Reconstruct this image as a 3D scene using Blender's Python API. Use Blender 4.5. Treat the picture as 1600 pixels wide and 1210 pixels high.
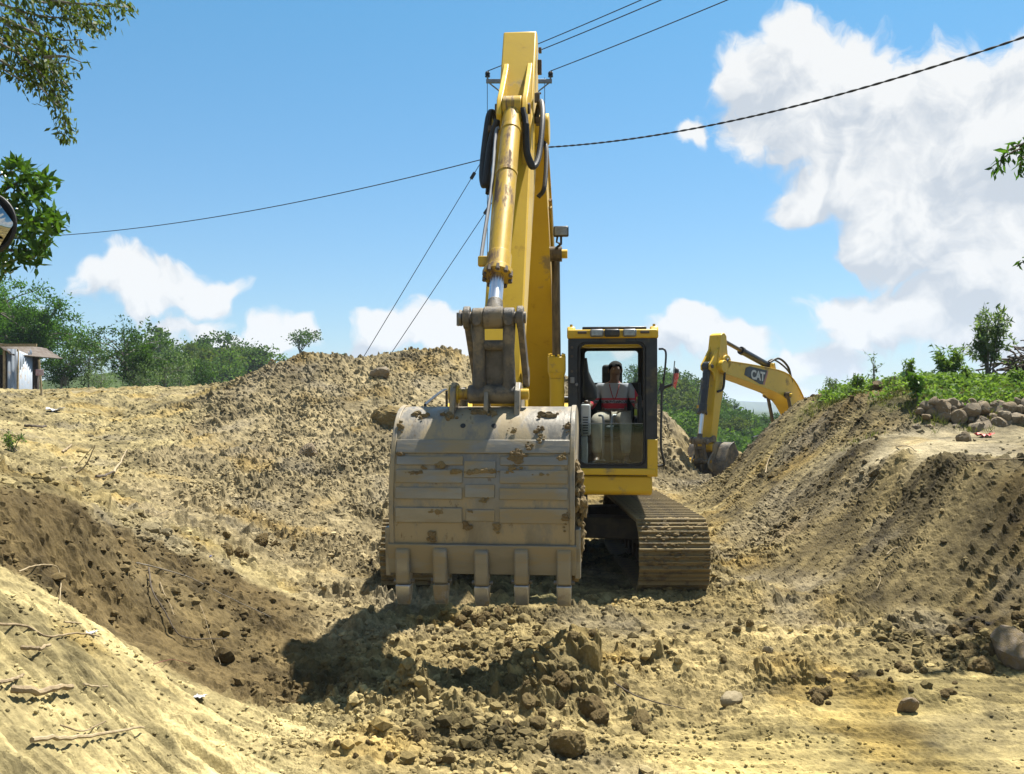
import bpy, bmesh, math, random
import numpy as np
from mathutils import Vector, Matrix, Euler

for o in list(bpy.data.objects):
    bpy.data.objects.remove(o)
scene = bpy.context.scene
COL = scene.collection
R = math.radians
QUICK = False
rng = np.random.default_rng(7)
random.seed(7)

# ------------------------------------------------------------------ camera
FPX, CAMZ, HOR = 1500.0, 2.02, 640.0      # focal length in photo pixels, eye height, horizon row
cam = bpy.data.cameras.new('camera')
cam.sensor_width = 36.0
cam.lens = 36.0 * FPX / 1600.0
cam.shift_y = (HOR - 605.0) / 1600.0
cam.clip_end = 20000
camo = bpy.data.objects.new('camera', cam)
camo.location = (0, 0, CAMZ)
camo.rotation_euler = (R(90), 0, 0)
COL.objects.link(camo)
scene.camera = camo

def W(px, py, D):
    """a point seen at a photo pixel, at depth D metres"""
    return Vector(((px - 800) / FPX * D, D, CAMZ - (py - HOR) / FPX * D))

# ------------------------------------------------------------------ sun, exposure
SUN = Vector((0.42, 0.46, 1.35)).normalized()
sun = bpy.data.lights.new('sun', 'SUN')
sun.energy = 5.0
sun.angle = R(0.53)
sun.color = (1.0, 0.955, 0.87)
suno = bpy.data.objects.new('sun', sun)
suno.rotation_euler = SUN.to_track_quat('Z', 'Y').to_euler()
suno.location = (20, 10, 40)
COL.objects.link(suno)
scene.view_settings.view_transform = 'Standard'
scene.view_settings.look = 'None'
scene.view_settings.gamma = 1
scene.view_settings.use_curve_mapping = False
scene.view_settings.exposure = 1.42

# ------------------------------------------------------------------ world: sky and clouds
world = bpy.data.worlds.new('World')
scene.world = world
world.use_nodes = True
world.cycles.sampling_method = 'NONE'
scene.cycles.max_bounces = 5
scene.cycles.diffuse_bounces = 1
scene.cycles.glossy_bounces = 2
scene.cycles.transmission_bounces = 3
scene.cycles.transparent_max_bounces = 8

class NT:
    """small node-tree writer"""
    def __init__(self, tree):
        self.t = tree
    def n(self, kind, **kw):
        nd = self.t.nodes.new(kind)
        for k, v in kw.items():
            setattr(nd, k, v)
        return nd
    def put(self, sock, v):
        if isinstance(v, bpy.types.NodeSocket):
            self.t.links.new(v, sock)
        elif v is not None:
            if hasattr(sock, 'default_value') and not isinstance(v, (int, float)) and len(sock.default_value) == 4 and len(v) == 3:
                v = (*v, 1.0)
            sock.default_value = v
    def math(self, op, a, b=None, c=None, clamp=False):
        nd = self.n('ShaderNodeMath', operation=op, use_clamp=clamp)
        for i, v in enumerate((a, b, c)):
            if v is not None: self.put(nd.inputs[i], v)
        return nd.outputs[0]
    def vmath(self, op, a, b=None, scale=None):
        nd = self.n('ShaderNodeVectorMath', operation=op)
        self.put(nd.inputs[0], a)
        if b is not None: self.put(nd.inputs[1], b)
        if scale is not None: self.put(nd.inputs['Scale'], scale)
        return nd.outputs['Value'] if op in ('LENGTH', 'DOT_PRODUCT', 'DISTANCE') else nd.outputs[0]
    def mr(self, v, a, b, c=0.0, d=1.0, smooth=False):
        nd = self.n('ShaderNodeMapRange')
        if smooth: nd.interpolation_type = 'SMOOTHSTEP'
        for i, x in enumerate((v, a, b, c, d)): self.put(nd.inputs[i], x)
        return nd.outputs[0]
    def mix(self, fac, a, b, blend='MIX'):
        nd = self.n('ShaderNodeMix', data_type='RGBA', blend_type=blend)
        self.put(nd.inputs[0], fac); self.put(nd.inputs[6], a); self.put(nd.inputs[7], b)
        return nd.outputs[2]
    def noise2(self, vec, scale, detail=3, rough=.55):
        nd = self.n('ShaderNodeTexNoise', noise_dimensions='2D'); self.put(nd.inputs['Vector'], vec)
        nd.inputs['Scale'].default_value = scale; nd.inputs['Detail'].default_value = detail; nd.inputs['Roughness'].default_value = rough
        return nd.outputs[0]
    def noise(self, vec, scale, detail=4, rough=0.55, lac=2.0, dist=0.0):
        nd = self.n('ShaderNodeTexNoise')
        if vec is not None: self.put(nd.inputs['Vector'], vec)
        nd.inputs['Scale'].default_value = scale
        nd.inputs['Detail'].default_value = detail
        nd.inputs['Roughness'].default_value = rough
        nd.inputs['Lacunarity'].default_value = lac
        nd.inputs['Distortion'].default_value = dist
        return nd.outputs[0]

def pix_dir(px, py):
    x, z = (px - 800) / FPX, (HOR - py) / FPX
    return math.atan(x), math.atan(z / math.hypot(1, x))

# cumulus banks: (column, row, half width, half height, weight) of each puff
PUFFS = [(1180,120,46,52,.9),(1240,110,80,70,1),(1310,105,75,66,1),(1265,180,120,95,1),(1390,190,120,90,1),(1350,260,120,75,1),(1480,190,120,92,1),(1560,210,110,110,1),
         (1640,200,120,120,1),(1740,260,150,150,1),(1440,300,120,60,.9),(1540,320,130,90,1),(1250,310,60,38,.75),(1095,218,44,28,.6),(1610,350,110,80,.9),
         (1385,375,55,44,.95),(1440,400,70,45,.85),(1520,420,90,60,.85),(1600,440,110,80,.9),(1350,490,100,44,.9),(1450,490,110,50,.9),(1560,510,110,45,.8),(1290,565,50,34,.7),(1240,580,55,30,.55),(1700,480,140,110,1),
         (165,424,44,36,1),(195,448,60,34,1),(262,450,58,36,1),(318,462,42,30,.85),(290,512,70,24,.55),(430,510,48,30,.75),(380,540,80,30,.6),(250,545,70,28,.5),
         (620,530,60,34,.8),(680,520,55,36,.85),(740,540,70,34,.7),(560,550,60,26,.55),(1085,525,75,32,.75),(1150,545,70,30,.6),(1030,540,60,28,.6),(20,500,60,26,.4),(1290,640,120,22,.5)]
cg = bpy.data.node_groups.new('cloud_density', 'ShaderNodeTree')
cg.interface.new_socket('Vector', in_out='INPUT', socket_type='NodeSocketVector')
cg.interface.new_socket('Density', in_out='OUTPUT', socket_type='NodeSocketFloat')
cg.interface.new_socket('Relief', in_out='OUTPUT', socket_type='NodeSocketFloat')
g = NT(cg)
gi = g.n('NodeGroupInput'); go = g.n('NodeGroupOutput')
v0 = gi.outputs[0]
nz = g.n('ShaderNodeTexNoise', noise_dimensions='2D'); g.put(nz.inputs['Vector'], v0)
nz.inputs['Scale'].default_value = 11; nz.inputs['Detail'].default_value = 3; nz.inputs['Roughness'].default_value = .55
warp = g.vmath('SCALE', g.vmath('SUBTRACT', nz.outputs['Color'], (.5, .5, .5)), scale=.085)
v1 = g.vmath('ADD', v0, warp)
acc = None
for (px, py, rx, ry, wt) in PUFFS:
    az, el = pix_dir(px, py)
    k = (FPX / rx / 1.18, FPX / ry / 1.18, 0)
    nd = g.n('ShaderNodeVectorMath', operation='MULTIPLY_ADD')
    g.put(nd.inputs[0], v1); nd.inputs[1].default_value = k; nd.inputs[2].default_value = (-az * k[0], -el * k[1], 1.1 * (1 - wt))
    m = g.vmath('LENGTH', nd.outputs[0])
    acc = m if acc is None else g.math('SMOOTH_MIN', acc, m, .35)
acc = g.mr(acc, 1.25, .15)
# the same kind of clouds go on all round, outside the frame
sx = g.n('ShaderNodeSeparateXYZ'); g.put(sx.inputs[0], v0)
out = g.math('MAXIMUM', g.mr(g.math('ABSOLUTE', sx.outputs[0]), .62, .80), g.mr(sx.outputs[1], .46, .62))
far = g.noise2(v1, 3.1, 2, .5)
acc = g.math('MAXIMUM', acc, g.math('MULTIPLY', g.mr(far, .50, .70), out))
fine = g.math('SUBTRACT', g.noise2(v1, 26, 6, .64), .5)
den = g.math('ADD', acc, g.math('MULTIPLY', fine, .68))
cg.links.new(den, go.inputs[0])
rel = g.math('ADD', g.math('MULTIPLY', g.noise2(v1, 13, 5, .58), 1.0), g.math('MULTIPLY', acc, .30))
cg.links.new(rel, go.inputs[1])

w = NT(world.node_tree)
for nd in list(world.node_tree.nodes): world.node_tree.nodes.remove(nd)
tc = w.n('ShaderNodeTexCoord')
sp = w.n('ShaderNodeSeparateXYZ'); w.put(sp.inputs[0], tc.outputs['Generated'])
az = w.math('ARCTAN2', sp.outputs[0], sp.outputs[1])
el = w.math('ARCSINE', sp.outputs[2])
cb = w.n('ShaderNodeCombineXYZ'); w.put(cb.inputs[0], az); w.put(cb.inputs[1], el)
def dens(off):
    nd = w.n('ShaderNodeGroup'); nd.node_tree = cg
    w.put(nd.inputs[0], w.vmath('ADD', cb.outputs[0], off))
    return nd.outputs
d0 = dens((0, 0, 0)); d1 = dens((.016, .034, 0)); dn, du = d0[0], d1[0]
mask = w.mr(dn, .27, .57, 0, 1, True)
shade = w.math('ADD', w.mr(w.math('SUBTRACT', d1[1], d0[1]), -.16, .26), w.math('MULTIPLY', w.math('SUBTRACT', w.mr(du, .15, .9), .5), .45))
ccol = w.mix(w.mr(shade, .15, .95), (6.9, 7.0, 7.05), (4.5, 4.95, 5.5))
sky = w.n('ShaderNodeTexSky'); sky.sky_type = 'NISHITA'; sky.sun_disc = False
sky.sun_elevation = math.asin(SUN.z); sky.sun_rotation = math.atan2(SUN.x, SUN.y)
sky.air_density = 1.0; sky.dust_density = 0.6; sky.ozone_density = 2.6; sky.altitude = 100
skyc = w.mix(1.0, sky.outputs[0], w.mix(w.mr(sp.outputs[2], .0, .38), (.76, .86, .99), (.54, 1.04, 1.12)), 'MULTIPLY')
up = w.mr(sp.outputs[2], -.02, .02)
full = w.mix(w.math('MULTIPLY', mask, up), skyc, ccol)
bg = w.n('ShaderNodeBackground'); w.put(bg.inputs[0], full); bg.inputs[1].default_value = 0.05
ow = w.n('ShaderNodeOutputWorld'); world.node_tree.links.new(bg.outputs[0], ow.inputs[0])

# ------------------------------------------------------------------ materials
def new_mat(name):
    m = bpy.data.materials.new(name); m.use_nodes = True
    t = NT(m.node_tree)
    b = next(x for x in m.node_tree.nodes if x.type == 'BSDF_PRINCIPLED')
    return m, t, b
MATS = {}
ALB = .66                                  # the clay, paint and dust of this site are dull; the picture is exposed for them
def pm(name, col, col2=None, scale=6, rough=.55, metal=0.0, bump=.0, bscale=40, dirt=None, damt=.5, dscale=3.5, spec=.4, coord='Object', stretch=None, dirt2=None):
    """procedural paint / metal / earth: two mixed tones, optional dirt patches, fine bump"""
    if name in MATS: return MATS[name]
    K_ = ALB if metal < .9 else 1.0
    col = tuple(x * K_ for x in col); col2 = col2 and tuple(x * K_ for x in col2); dirt = dirt and tuple(x * K_ for x in dirt); dirt2 = dirt2 and tuple(x * K_ for x in dirt2)
    m, t, b = new_mat(name)
    tc = t.n('ShaderNodeTexCoord'); v = tc.outputs[coord]
    if stretch: v = t.vmath('MULTIPLY', v, stretch)
    c = col
    if col2 is not None:
        c = t.mix(t.mr(t.noise(v, scale, 5, .6), .35, .65), col, col2)
    r = rough
    if dirt is not None:
        f = t.mr(t.noise(v, dscale, 9, .68), .62 - .28 * damt, .70 - .24 * damt)
        f2 = t.mr(t.noise(v, dscale * 7, 6, .7), .52, .72, 0, .55 * damt)
        f = t.math('MAXIMUM', f, f2)
        c = t.mix(f, c, dirt)
        r = t.mr(f, 0, 1, rough, .9)
        if metal: t.put(b.inputs['Metallic'], t.mr(f, 0, 1, metal, 0))
    if dirt2 is not None:
        f3 = t.mr(t.noise(v, dscale * 2.3, 8, .7), .60, .66)
        c = t.mix(f3, c, dirt2)
    t.put(b.inputs['Base Color'], c)
    t.put(b.inputs['Roughness'], r)
    if metal and dirt is None: b.inputs['Metallic'].default_value = metal
    b.inputs['Specular IOR Level'].default_value = spec
    if bump:
        bn = t.n('ShaderNodeBump'); bn.inputs['Strength'].default_value = bump; bn.inputs['Distance'].default_value = .02
        t.put(bn.inputs['Height'], t.noise(v, bscale, 6, .65)); t.put(b.inputs['Normal'], bn.outputs[0])
    MATS[name] = m
    return m

CLAY = (.33, .245, .125)
M_yel = pm('yellow_paint', (.86, .545, .028), (.80, .50, .024), 3, .40, 0, .05, 18, dirt=(.42, .30, .12), damt=.10, dscale=2.6, dirt2=(.66, .40, .02))
M_yel2 = pm('yellow_paint_cylinder', (.70, .44, .03), (.60, .37, .03), 5, .38, .1, .05, 30, dirt=(.17, .10, .06), damt=.40, dscale=2.2, stretch=(3.2, 1, .55))
M_blk = pm('black_paint', (.016, .018, .022), (.03, .033, .04), 8, .38, 0, .04, 30, dirt=(.12, .10, .07), damt=.22)
M_rub = pm('black_rubber', (.012, .012, .013), (.03, .028, .026), 10, .6, 0, .1, 60)
M_int = pm('cab_interior', (.018, .019, .021), (.028, .028, .03), 6, .7)
M_steel = pm('worn_steel', (.30, .285, .27), (.16, .145, .13), 7, .42, .75, .15, 30, dirt=(.22, .165, .09), damt=.55, dscale=4)
M_cast = pm('dusty_casting', (.16, .145, .125), (.09, .078, .065), 9, .6, .25, .35, 45, dirt=(.27, .215, .14), damt=.5, dscale=5)
M_chr = pm('chrome_rod', (.70, .71, .75), (.62, .63, .67), 5, .28, 1.0)
M_rodb = pm('dirty_rod', (.20, .155, .10), (.10, .08, .06), 9, .35, .5, stretch=(4, 4, .4))
M_bkt = pm('bucket_plate', (.30, .275, .23), (.22, .20, .165), 4, .40, .3, .14, 26, dirt=(.40, .32, .195), damt=.58, dscale=2.6, dirt2=(.16, .105, .05), stretch=(1.9, 1.0, .9))
M_wear = pm('bucket_wear_plate', (.26, .24, .20), (.32, .30, .255), 5, .38, .35, .12, 26, dirt=(.34, .27, .16), damt=.55, dscale=3.2, stretch=(.5, 1, 2))
M_tooth = pm('tooth_steel', (.55, .54, .53), (.34, .32, .29), 6, .34, .65, .1, 30, dirt=(.33, .25, .14), damt=.5, dscale=6)
M_mud = pm('caked_mud', (.20, .14, .06), (.29, .21, .10), 9, .95, 0, .9, 25)
M_mudd = pm('dark_caked_mud', (.15, .10, .045), (.24, .17, .08), 12, .95, 0, .9, 30)
M_trk = pm('muddy_track', (.17, .13, .075), (.10, .08, .05), 8, .7, .2, .6, 30, dirt=(.28, .21, .10), damt=.85, dscale=5)
M_under = pm('undercarriage', (.06, .05, .035), (.11, .085, .05), 7, .85, 0, .4, 25)
M_white = pm('white_plastic', (.72, .72, .70), (.62, .61, .58), 8, .45)
M_lens = pm('lamp_lens', (.42, .42, .40), (.28, .28, .27), 30, .15, .3)
M_wood = pm('dry_wood', (.46, .35, .20), (.26, .19, .11), 14, .9, 0, .5, 40, stretch=(1, 1, 1))
M_root = pm('pale_root', (.50, .40, .24), (.36, .27, .15), 20, .9, 0, .4, 50)
M_bark = pm('bark', (.16, .125, .09), (.085, .065, .045), 12, .95, 0, .7, 30)
M_bark2 = pm('grey_bark', (.30, .27, .23), (.17, .15, .12), 12, .95, 0, .7, 30)
M_stone = pm('field_stone', (.31, .25, .165), (.20, .155, .10), 3.5, .85, 0, .5, 18, dirt=(.33, .25, .15), damt=.45, dscale=4)
M_stone2 = pm('brown_stone', (.29, .21, .115), (.19, .14, .08), 4, .88, 0, .5, 18, dirt=(.40, .34, .25), damt=.3, dscale=4)
M_boul = pm('grey_boulder', (.25, .20, .145), (.17, .13, .09), 3, .85, 0, .6, 16, dirt=(.22, .16, .08), damt=.7)
M_tin = pm('corrugated_tin', (.42, .47, .53), (.34, .38, .43), 3, .45, .35, .05, 20, dirt=(.30, .24, .18), damt=.25, dscale=2)
M_rust = pm('rusty_tin', (.10, .070, .05), (.17, .14, .115), 4, .8, .1, .2, 20)
M_wire = pm('wire_black', (.012, .013, .018), (.02, .02, .025), 5, .5)
M_galv = pm('galvanised_steel', (.30, .31, .32), (.24, .24, .25), 8, .5, .6)
M_pole = pm('pole_concrete', (.34, .33, .31), (.27, .26, .24), 6, .85, 0, .2, 40)

def glass_mat(name, tint=(.9, .95, .95), fac=.12, dust=.0):
    m, t, b = new_mat(name)
    out = next(x for x in m.node_tree.nodes if x.type == 'OUTPUT_MATERIAL')
    m.node_tree.nodes.remove(b)
    tr = t.n('ShaderNodeBsdfTransparent'); t.put(tr.inputs[0], tint)
    gl = t.n('ShaderNodeBsdfGlossy'); gl.inputs['Roughness'].default_value = .03
    fr = t.n('ShaderNodeFresnel'); fr.inputs[0].default_value = 1.5
    mx = t.n('ShaderNodeMixShader'); t.put(mx.inputs[0], t.math('MAXIMUM', fr.outputs[0], fac * .5))
    m.node_tree.links.new(tr.outputs[0], mx.inputs[1]); m.node_tree.links.new(gl.outputs[0], mx.inputs[2])
    res = mx.outputs[0]
    if dust:
        df = t.n('ShaderNodeBsdfDiffuse'); t.put(df.inputs[0], (.45, .40, .32))
        tc = t.n('ShaderNodeTexCoord')
        mx2 = t.n('ShaderNodeMixShader'); t.put(mx2.inputs[0], t.mr(t.noise(tc.outputs['Object'], 9, 6, .7), .35, .8, dust * .35, dust * 1.8))
        m.node_tree.links.new(res, mx2.inputs[1]); m.node_tree.links.new(df.outputs[0], mx2.inputs[2]); res = mx2.outputs[0]
    m.node_tree.links.new(res, out.inputs[0])
    return m
M_glass = glass_mat('cab_glass', (.90, .95, .95), .08, .02)
M_glassf = glass_mat('dusty_cab_glass', (.82, .87, .88), .06, .02)

def leaf_mat(name, dark, light, gloss=.35, trans=.35):
    """two-tone leaves, tone stored per leaf, thin enough to let light through"""
    dark = tuple(x * ALB for x in dark); light = tuple(x * ALB for x in light)
    m, t, b = new_mat(name)
    out = next(x for x in m.node_tree.nodes if x.type == 'OUTPUT_MATERIAL')
    at = t.n('ShaderNodeAttribute'); at.attribute_name = 'tone'
    c = t.mix(at.outputs['Fac'], dark, light)
    t.put(b.inputs['Base Color'], c); b.inputs['Roughness'].default_value = 1 - gloss * 1.4
    b.inputs['Specular IOR Level'].default_value = gloss * .45
    tl = t.n('ShaderNodeBsdfTranslucent'); t.put(tl.inputs[0], t.mix(1.0, c, (1.25, 1.3, .55), 'MULTIPLY'))
    mx = t.n('ShaderNodeMixShader'); mx.inputs[0].default_value = trans
    m.node_tree.links.new(b.outputs[0], mx.inputs[1]); m.node_tree.links.new(tl.outputs[0], mx.inputs[2])
    m.node_tree.links.new(mx.outputs[0], out.inputs[0])
    return m
L_wood2 = leaf_mat('yellowgreen_leaves', (.05, .085, .016), (.17, .22, .05), .2, .35)
L_dark = leaf_mat('dark_leaves', (.020, .060, .012), (.085, .17, .03), .25, .35)
L_wood = leaf_mat('hill_leaves', (.028, .075, .014), (.14, .24, .04), .2, .35)
L_tree = leaf_mat('feathery_leaves', (.034, .095, .016), (.125, .26, .04), .2, .4)
L_over = leaf_mat('olive_leaves', (.045, .08, .018), (.16, .21, .05), .3, .35)
L_gloss = leaf_mat('glossy_leaves', (.030, .085, .012), (.13, .26, .035), .5, .3)
L_plant = leaf_mat('bright_leaves', (.085, .18, .034), (.27, .39, .10), .3, .4)
L_grey = leaf_mat('greygreen_leaves', (.09, .16, .06), (.24, .33, .16), .35, .4)
L_grass = leaf_mat('grass_blades', (.10, .13, .03), (.28, .30, .09), .2, .3)

# ------------------------------------------------------------------ mesh helpers
def link(o, parent=None):
    COL.objects.link(o)
    if parent is not None: o.parent = parent
    return o
def tag(o, label=None, cat=None, group=None, kind=None):
    if label: o['label'] = label
    if cat: o['category'] = cat
    if group: o['group'] = group
    if kind: o['kind'] = kind
    return o
def empty(name, loc=(0, 0, 0), rz=0.0):
    o = bpy.data.objects.new(name, None); o.location = loc; o.rotation_euler = (0, 0, rz); o.empty_display_size = .2
    return link(o)
def np_mesh(name, V, F, mat, parent=None, smooth=False, attrs=None):
    """fast mesh from arrays; F is (n,3) or (n,4)"""
    me = bpy.data.meshes.new(name)
    V = np.ascontiguousarray(V, dtype=np.float32); F = np.ascontiguousarray(F, dtype=np.int32)
    k = F.shape[1]
    me.vertices.add(len(V)); me.vertices.foreach_set('co', V.ravel())
    me.loops.add(F.size); me.loops.foreach_set('vertex_index', F.ravel())
    me.polygons.add(len(F)); me.polygons.foreach_set('loop_start', np.arange(0, F.size, k, dtype=np.int32))
    try: me.polygons.foreach_set('loop_total', np.full(len(F), k, dtype=np.int32))
    except Exception: pass
    me.polygons.foreach_set('use_smooth', np.full(len(F), smooth, dtype=bool))
    for nm, (ty, arr) in (attrs or {}).items():
        a = me.attributes.new(nm, ty, 'POINT')
        a.data.foreach_set('color' if 'COLOR' in ty else 'value', np.ascontiguousarray(arr, dtype=np.float32).ravel())
    me.update(calc_edges=True); me.validate()
    if mat: me.materials.append(mat)
    o = bpy.data.objects.new(name, me)
    return link(o, parent)

class MB:
    """collects shapes, then builds ONE mesh object. Profiles are (forward, height); forward is -y."""
    def __init__(self): self.v = []; self.f = []
    def add(self, vs, fs, M=None):
        n = len(self.v)
        self.v += [(M @ Vector(p)) if M is not None else Vector(p) for p in vs]
        self.f += [[i + n for i in q] for q in fs]
        return self
    def box(self, c, s, M=None, taper=1.0):
        x, y, z = s[0] / 2, s[1] / 2, s[2] / 2; t = taper
        vs = [(-x, -y, -z), (x, -y, -z), (x, y, -z), (-x, y, -z), (-x * t, -y * t, z), (x * t, -y * t, z), (x * t, y * t, z), (-x * t, y * t, z)]
        T = Matrix.Translation(c) @ (M.to_4x4() if M is not None else Matrix.Identity(4))
        return self.add(vs, [(0, 3, 2, 1), (4, 5, 6, 7), (0, 1, 5, 4), (1, 2, 6, 5), (2, 3, 7, 6), (3, 0, 4, 7)], T)
    def prism(self, prof, x0, x1):
        n = len(prof)
        vs = [(x0, -p[0], p[1]) for p in prof] + [(x1, -p[0], p[1]) for p in prof]
        fs = [list(range(n))[::-1], list(range(n, 2 * n))] + [[i, (i + 1) % n, n + (i + 1) % n, n + i] for i in range(n)]
        return self.add(vs, fs)
    def cyl(self, p0, p1, r0, r1=None, n=18):
        p0, p1 = Vector(p0), Vector(p1); r1 = r0 if r1 is None else r1
        q = (p1 - p0).to_track_quat('Z', 'Y').to_matrix()
        vs = []
        for p, r in ((p0, r0), (p1, r1)):
            vs += [p + q @ Vector((r * math.cos(2 * math.pi * i / n), r * math.sin(2 * math.pi * i / n), 0)) for i in range(n)]
        fs = [list(range(n))[::-1], list(range(n, 2 * n))] + [[i, (i + 1) % n, n + (i + 1) % n, n + i] for i in range(n)]
        return self.add(vs, fs)
    def tube(self, pts, r, n=8, rs=None):
        pts = [Vector(p) for p in pts]; m = len(pts)
        vs = []; fs = []
        nrm = None
        for i, p in enumerate(pts):
            d = (pts[min(i + 1, m - 1)] - pts[max(i - 1, 0)]).normalized()
            if nrm is None: nrm = d.orthogonal().normalized()
            nrm = (nrm - d * nrm.dot(d)); nrm = nrm.normalized() if nrm.length > 1e-6 else d.orthogonal().normalized()
            b = d.cross(nrm)
            rr = rs[i] if rs else r
            vs += [p + (nrm * math.cos(2 * math.pi * k / n) + b * math.sin(2 * math.pi * k / n)) * rr for k in range(n)]
        for i in range(m - 1):
            for k in range(n):
                fs.append([i * n + k, i * n + (k + 1) % n, (i + 1) * n + (k + 1) % n, (i + 1) * n + k])
        fs += [list(range(n))[::-1], [(m - 1) * n + k for k in range(n)]]
        return self.add(vs, fs)
    def build(self, name, mat, parent=None, smooth=True, bevel=0.0, seg=2, ang=35):
        me = bpy.data.meshes.new(name)
        me.from_pydata([tuple(p) for p in self.v], [], self.f)
        bm = bmesh.new(); bm.from_mesh(me); bmesh.ops.recalc_face_normals(bm, faces=bm.faces); bm.to_mesh(me); bm.free()
        if smooth:
            me.shade_smooth(); me.set_sharp_from_angle(angle=R(ang))
        me.materials.append(mat)
        o = bpy.data.objects.new(name, me); link(o, parent)
        if bevel:
            md = o.modifiers.new('bevel', 'BEVEL'); md.width = bevel; md.segments = seg; md.limit_method = 'ANGLE'; md.angle_limit = R(40)
        return o
def smoothpath(pts, k=6):
    """Catmull-Rom through points"""
    pts = [Vector(p) for p in pts]; out = []
    P_ = [2 * pts[0] - pts[1]] + pts + [2 * pts[-1] - pts[-2]]
    for i in range(1, len(P_) - 2):
        a, b, c, d = P_[i - 1], P_[i], P_[i + 1], P_[i + 2]
        for j in range(k):
            t = j / k
            out.append(.5 * ((2 * b) + (c - a) * t + (2 * a - 5 * b + 4 * c - d) * t * t + (3 * b - a - 3 * c + d) * t ** 3))
    out.append(pts[-1]); return out

# ------------------------------------------------------------------ numpy noise
def _hash(ix, iy, seed):
    h = (ix.astype(np.int64) * 374761393 + iy.astype(np.int64) * 668265263 + seed * 1442695041) & 0xFFFFFFFF
    h = ((h ^ (h >> 13)) * 1274126177) & 0xFFFFFFFF
    h = ((h ^ (h >> 16)) * 2246822519) & 0xFFFFFFFF
    return ((h ^ (h >> 15)) & 0xFFFFFF).astype(np.float32) / float(0xFFFFFF)
def vnoise(x, y, seed=0):
    ix = np.floor(x); iy = np.floor(y); fx = (x - ix).astype(np.float32); fy = (y - iy).astype(np.float32)
    ux = fx * fx * fx * (fx * (fx * 6 - 15) + 10); uy = fy * fy * fy * (fy * (fy * 6 - 15) + 10)
    a = _hash(ix, iy, seed); b = _hash(ix + 1, iy, seed); c = _hash(ix, iy + 1, seed); d = _hash(ix + 1, iy + 1, seed)
    return (a + (b - a) * ux) * (1 - uy) + (c + (d - c) * ux) * uy - .5
def fbm(x, y, oct=4, seed=0, gain=.5):
    s = 0; a = 1.0
    for o in range(oct):
        s = s + a * vnoise(x * 2 ** o + 17.3 * o, y * 2 ** o - 9.1 * o, seed + o); a *= gain
    return s
def clods(x, y, seed, keep=.8):
    """lumps: each cell holds a faceted dome of its own height and radius"""
    ix = np.floor(x); iy = np.floor(y); best = np.zeros_like(x, dtype=np.float32)
    for dx in (-1, 0, 1):
        for dy in (-1, 0, 1):
            cx = ix + dx; cy = iy + dy
            h1 = _hash(cx, cy, seed); h2 = _hash(cx, cy, seed + 1); h3 = _hash(cx, cy, seed + 2)
            px = cx + .15 + .7 * h1; py = cy + .15 + .7 * h2
            ex = x - px; ey = y - py
            th = h1 * 6.28; c_, s_ = np.cos(th), np.sin(th)
            rx = (ex * c_ + ey * s_) * (1 + .5 * h2); ry = (-ex * s_ + ey * c_)
            r = .34 + .42 * h3
            d = np.maximum(np.maximum(np.abs(rx), np.abs(ry)), .72 * (np.abs(rx) + np.abs(ry))) / r
            hh = np.clip(1.25 - 1.25 * d, 0, .82) * r * np.where(h1 * h3 * 2.2 < keep, 1, .15) * (.5 + h2)
            best = np.maximum(best, hh.astype(np.float32))
    return best

# ------------------------------------------------------------------ terrain control points
ZONES = ['F', 'R', 'P', 'D', 'B', 'T', 'L', 'G', 'W', 'V']
CP = []
def px_(tag_, *pts):
    for p in pts:
        q = W(*p); CP.append((q.x, q.y, q.z, tag_))
def xy_(tag_, *pts):
    for p in pts: CP.append((p[0], p[1], p[2], tag_))
# trench floor
xy_('F', (0, 5.4, 0.02), (1.0, 6.8, 0), (0.2, 8.2, 0), (2, 8.6, 0), (3, 8.6, .02), (-.6, 9.6, 0), (.4, 10.6, 0), (1.6, 10.6, 0), (2.6, 10.6, 0), (-.8, 12.4, 0), (1.5, 13, 0), (2.7, 12.6, 0), (2.8, 15, .04), (.5, 15, .05), (2.6, 18, .14), (1.2, 17, .15))
xy_('W', (1.6, 5.2, 0), (2.9, 5.3, 0), (2.6, 6.2, 0), (4.0, 5.5, .05), (3.4, 6.9, 0), (1.2, 4.0, .1), (3, 3.4, .15))
xy_('F', (-.5, 6.6, .02), (-1.0, 7.6, .02), (1.8, 7.4, .0), (3.4, 7.9, .03), (0, 3.5, .2), (0, 1, .42), (1.5, 0, .4), (-.9, 5.2, .12))
xy_('F', (-.6, -6, .5), (5, -6, .8), (-6, -7, 1.4), (8, 2, .9), (5.5, 4, .3))
# left, pale scraped slope under the camera's feet
px_('P', (0, 900, 5.75), (0, 960, 5.0), (0, 1050, 4.3), (0, 1210, 3.4), (110, 960, 5.7), (150, 1100, 4.7), (200, 1210, 4.2), (280, 1080, 5.8), (380, 1140, 5.7), (370, 1210, 4.75), (200, 1020, 6.0))
xy_('P', (-2.6, 3, 1.05), (-3.6, 4.2, 1.45), (-4.2, 5.2, 1.55), (-3, .5, 1.1), (-1.2, 2.4, .55))
# scarp: lip (upper) and foot (lower)
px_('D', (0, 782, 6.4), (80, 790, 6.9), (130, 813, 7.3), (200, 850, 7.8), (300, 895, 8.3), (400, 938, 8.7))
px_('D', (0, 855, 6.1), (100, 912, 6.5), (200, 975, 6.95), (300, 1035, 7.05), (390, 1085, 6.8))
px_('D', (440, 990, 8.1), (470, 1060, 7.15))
xy_('D', (-5, 6.2, 1.9), (-5.2, 5.9, 1.62))
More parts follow.
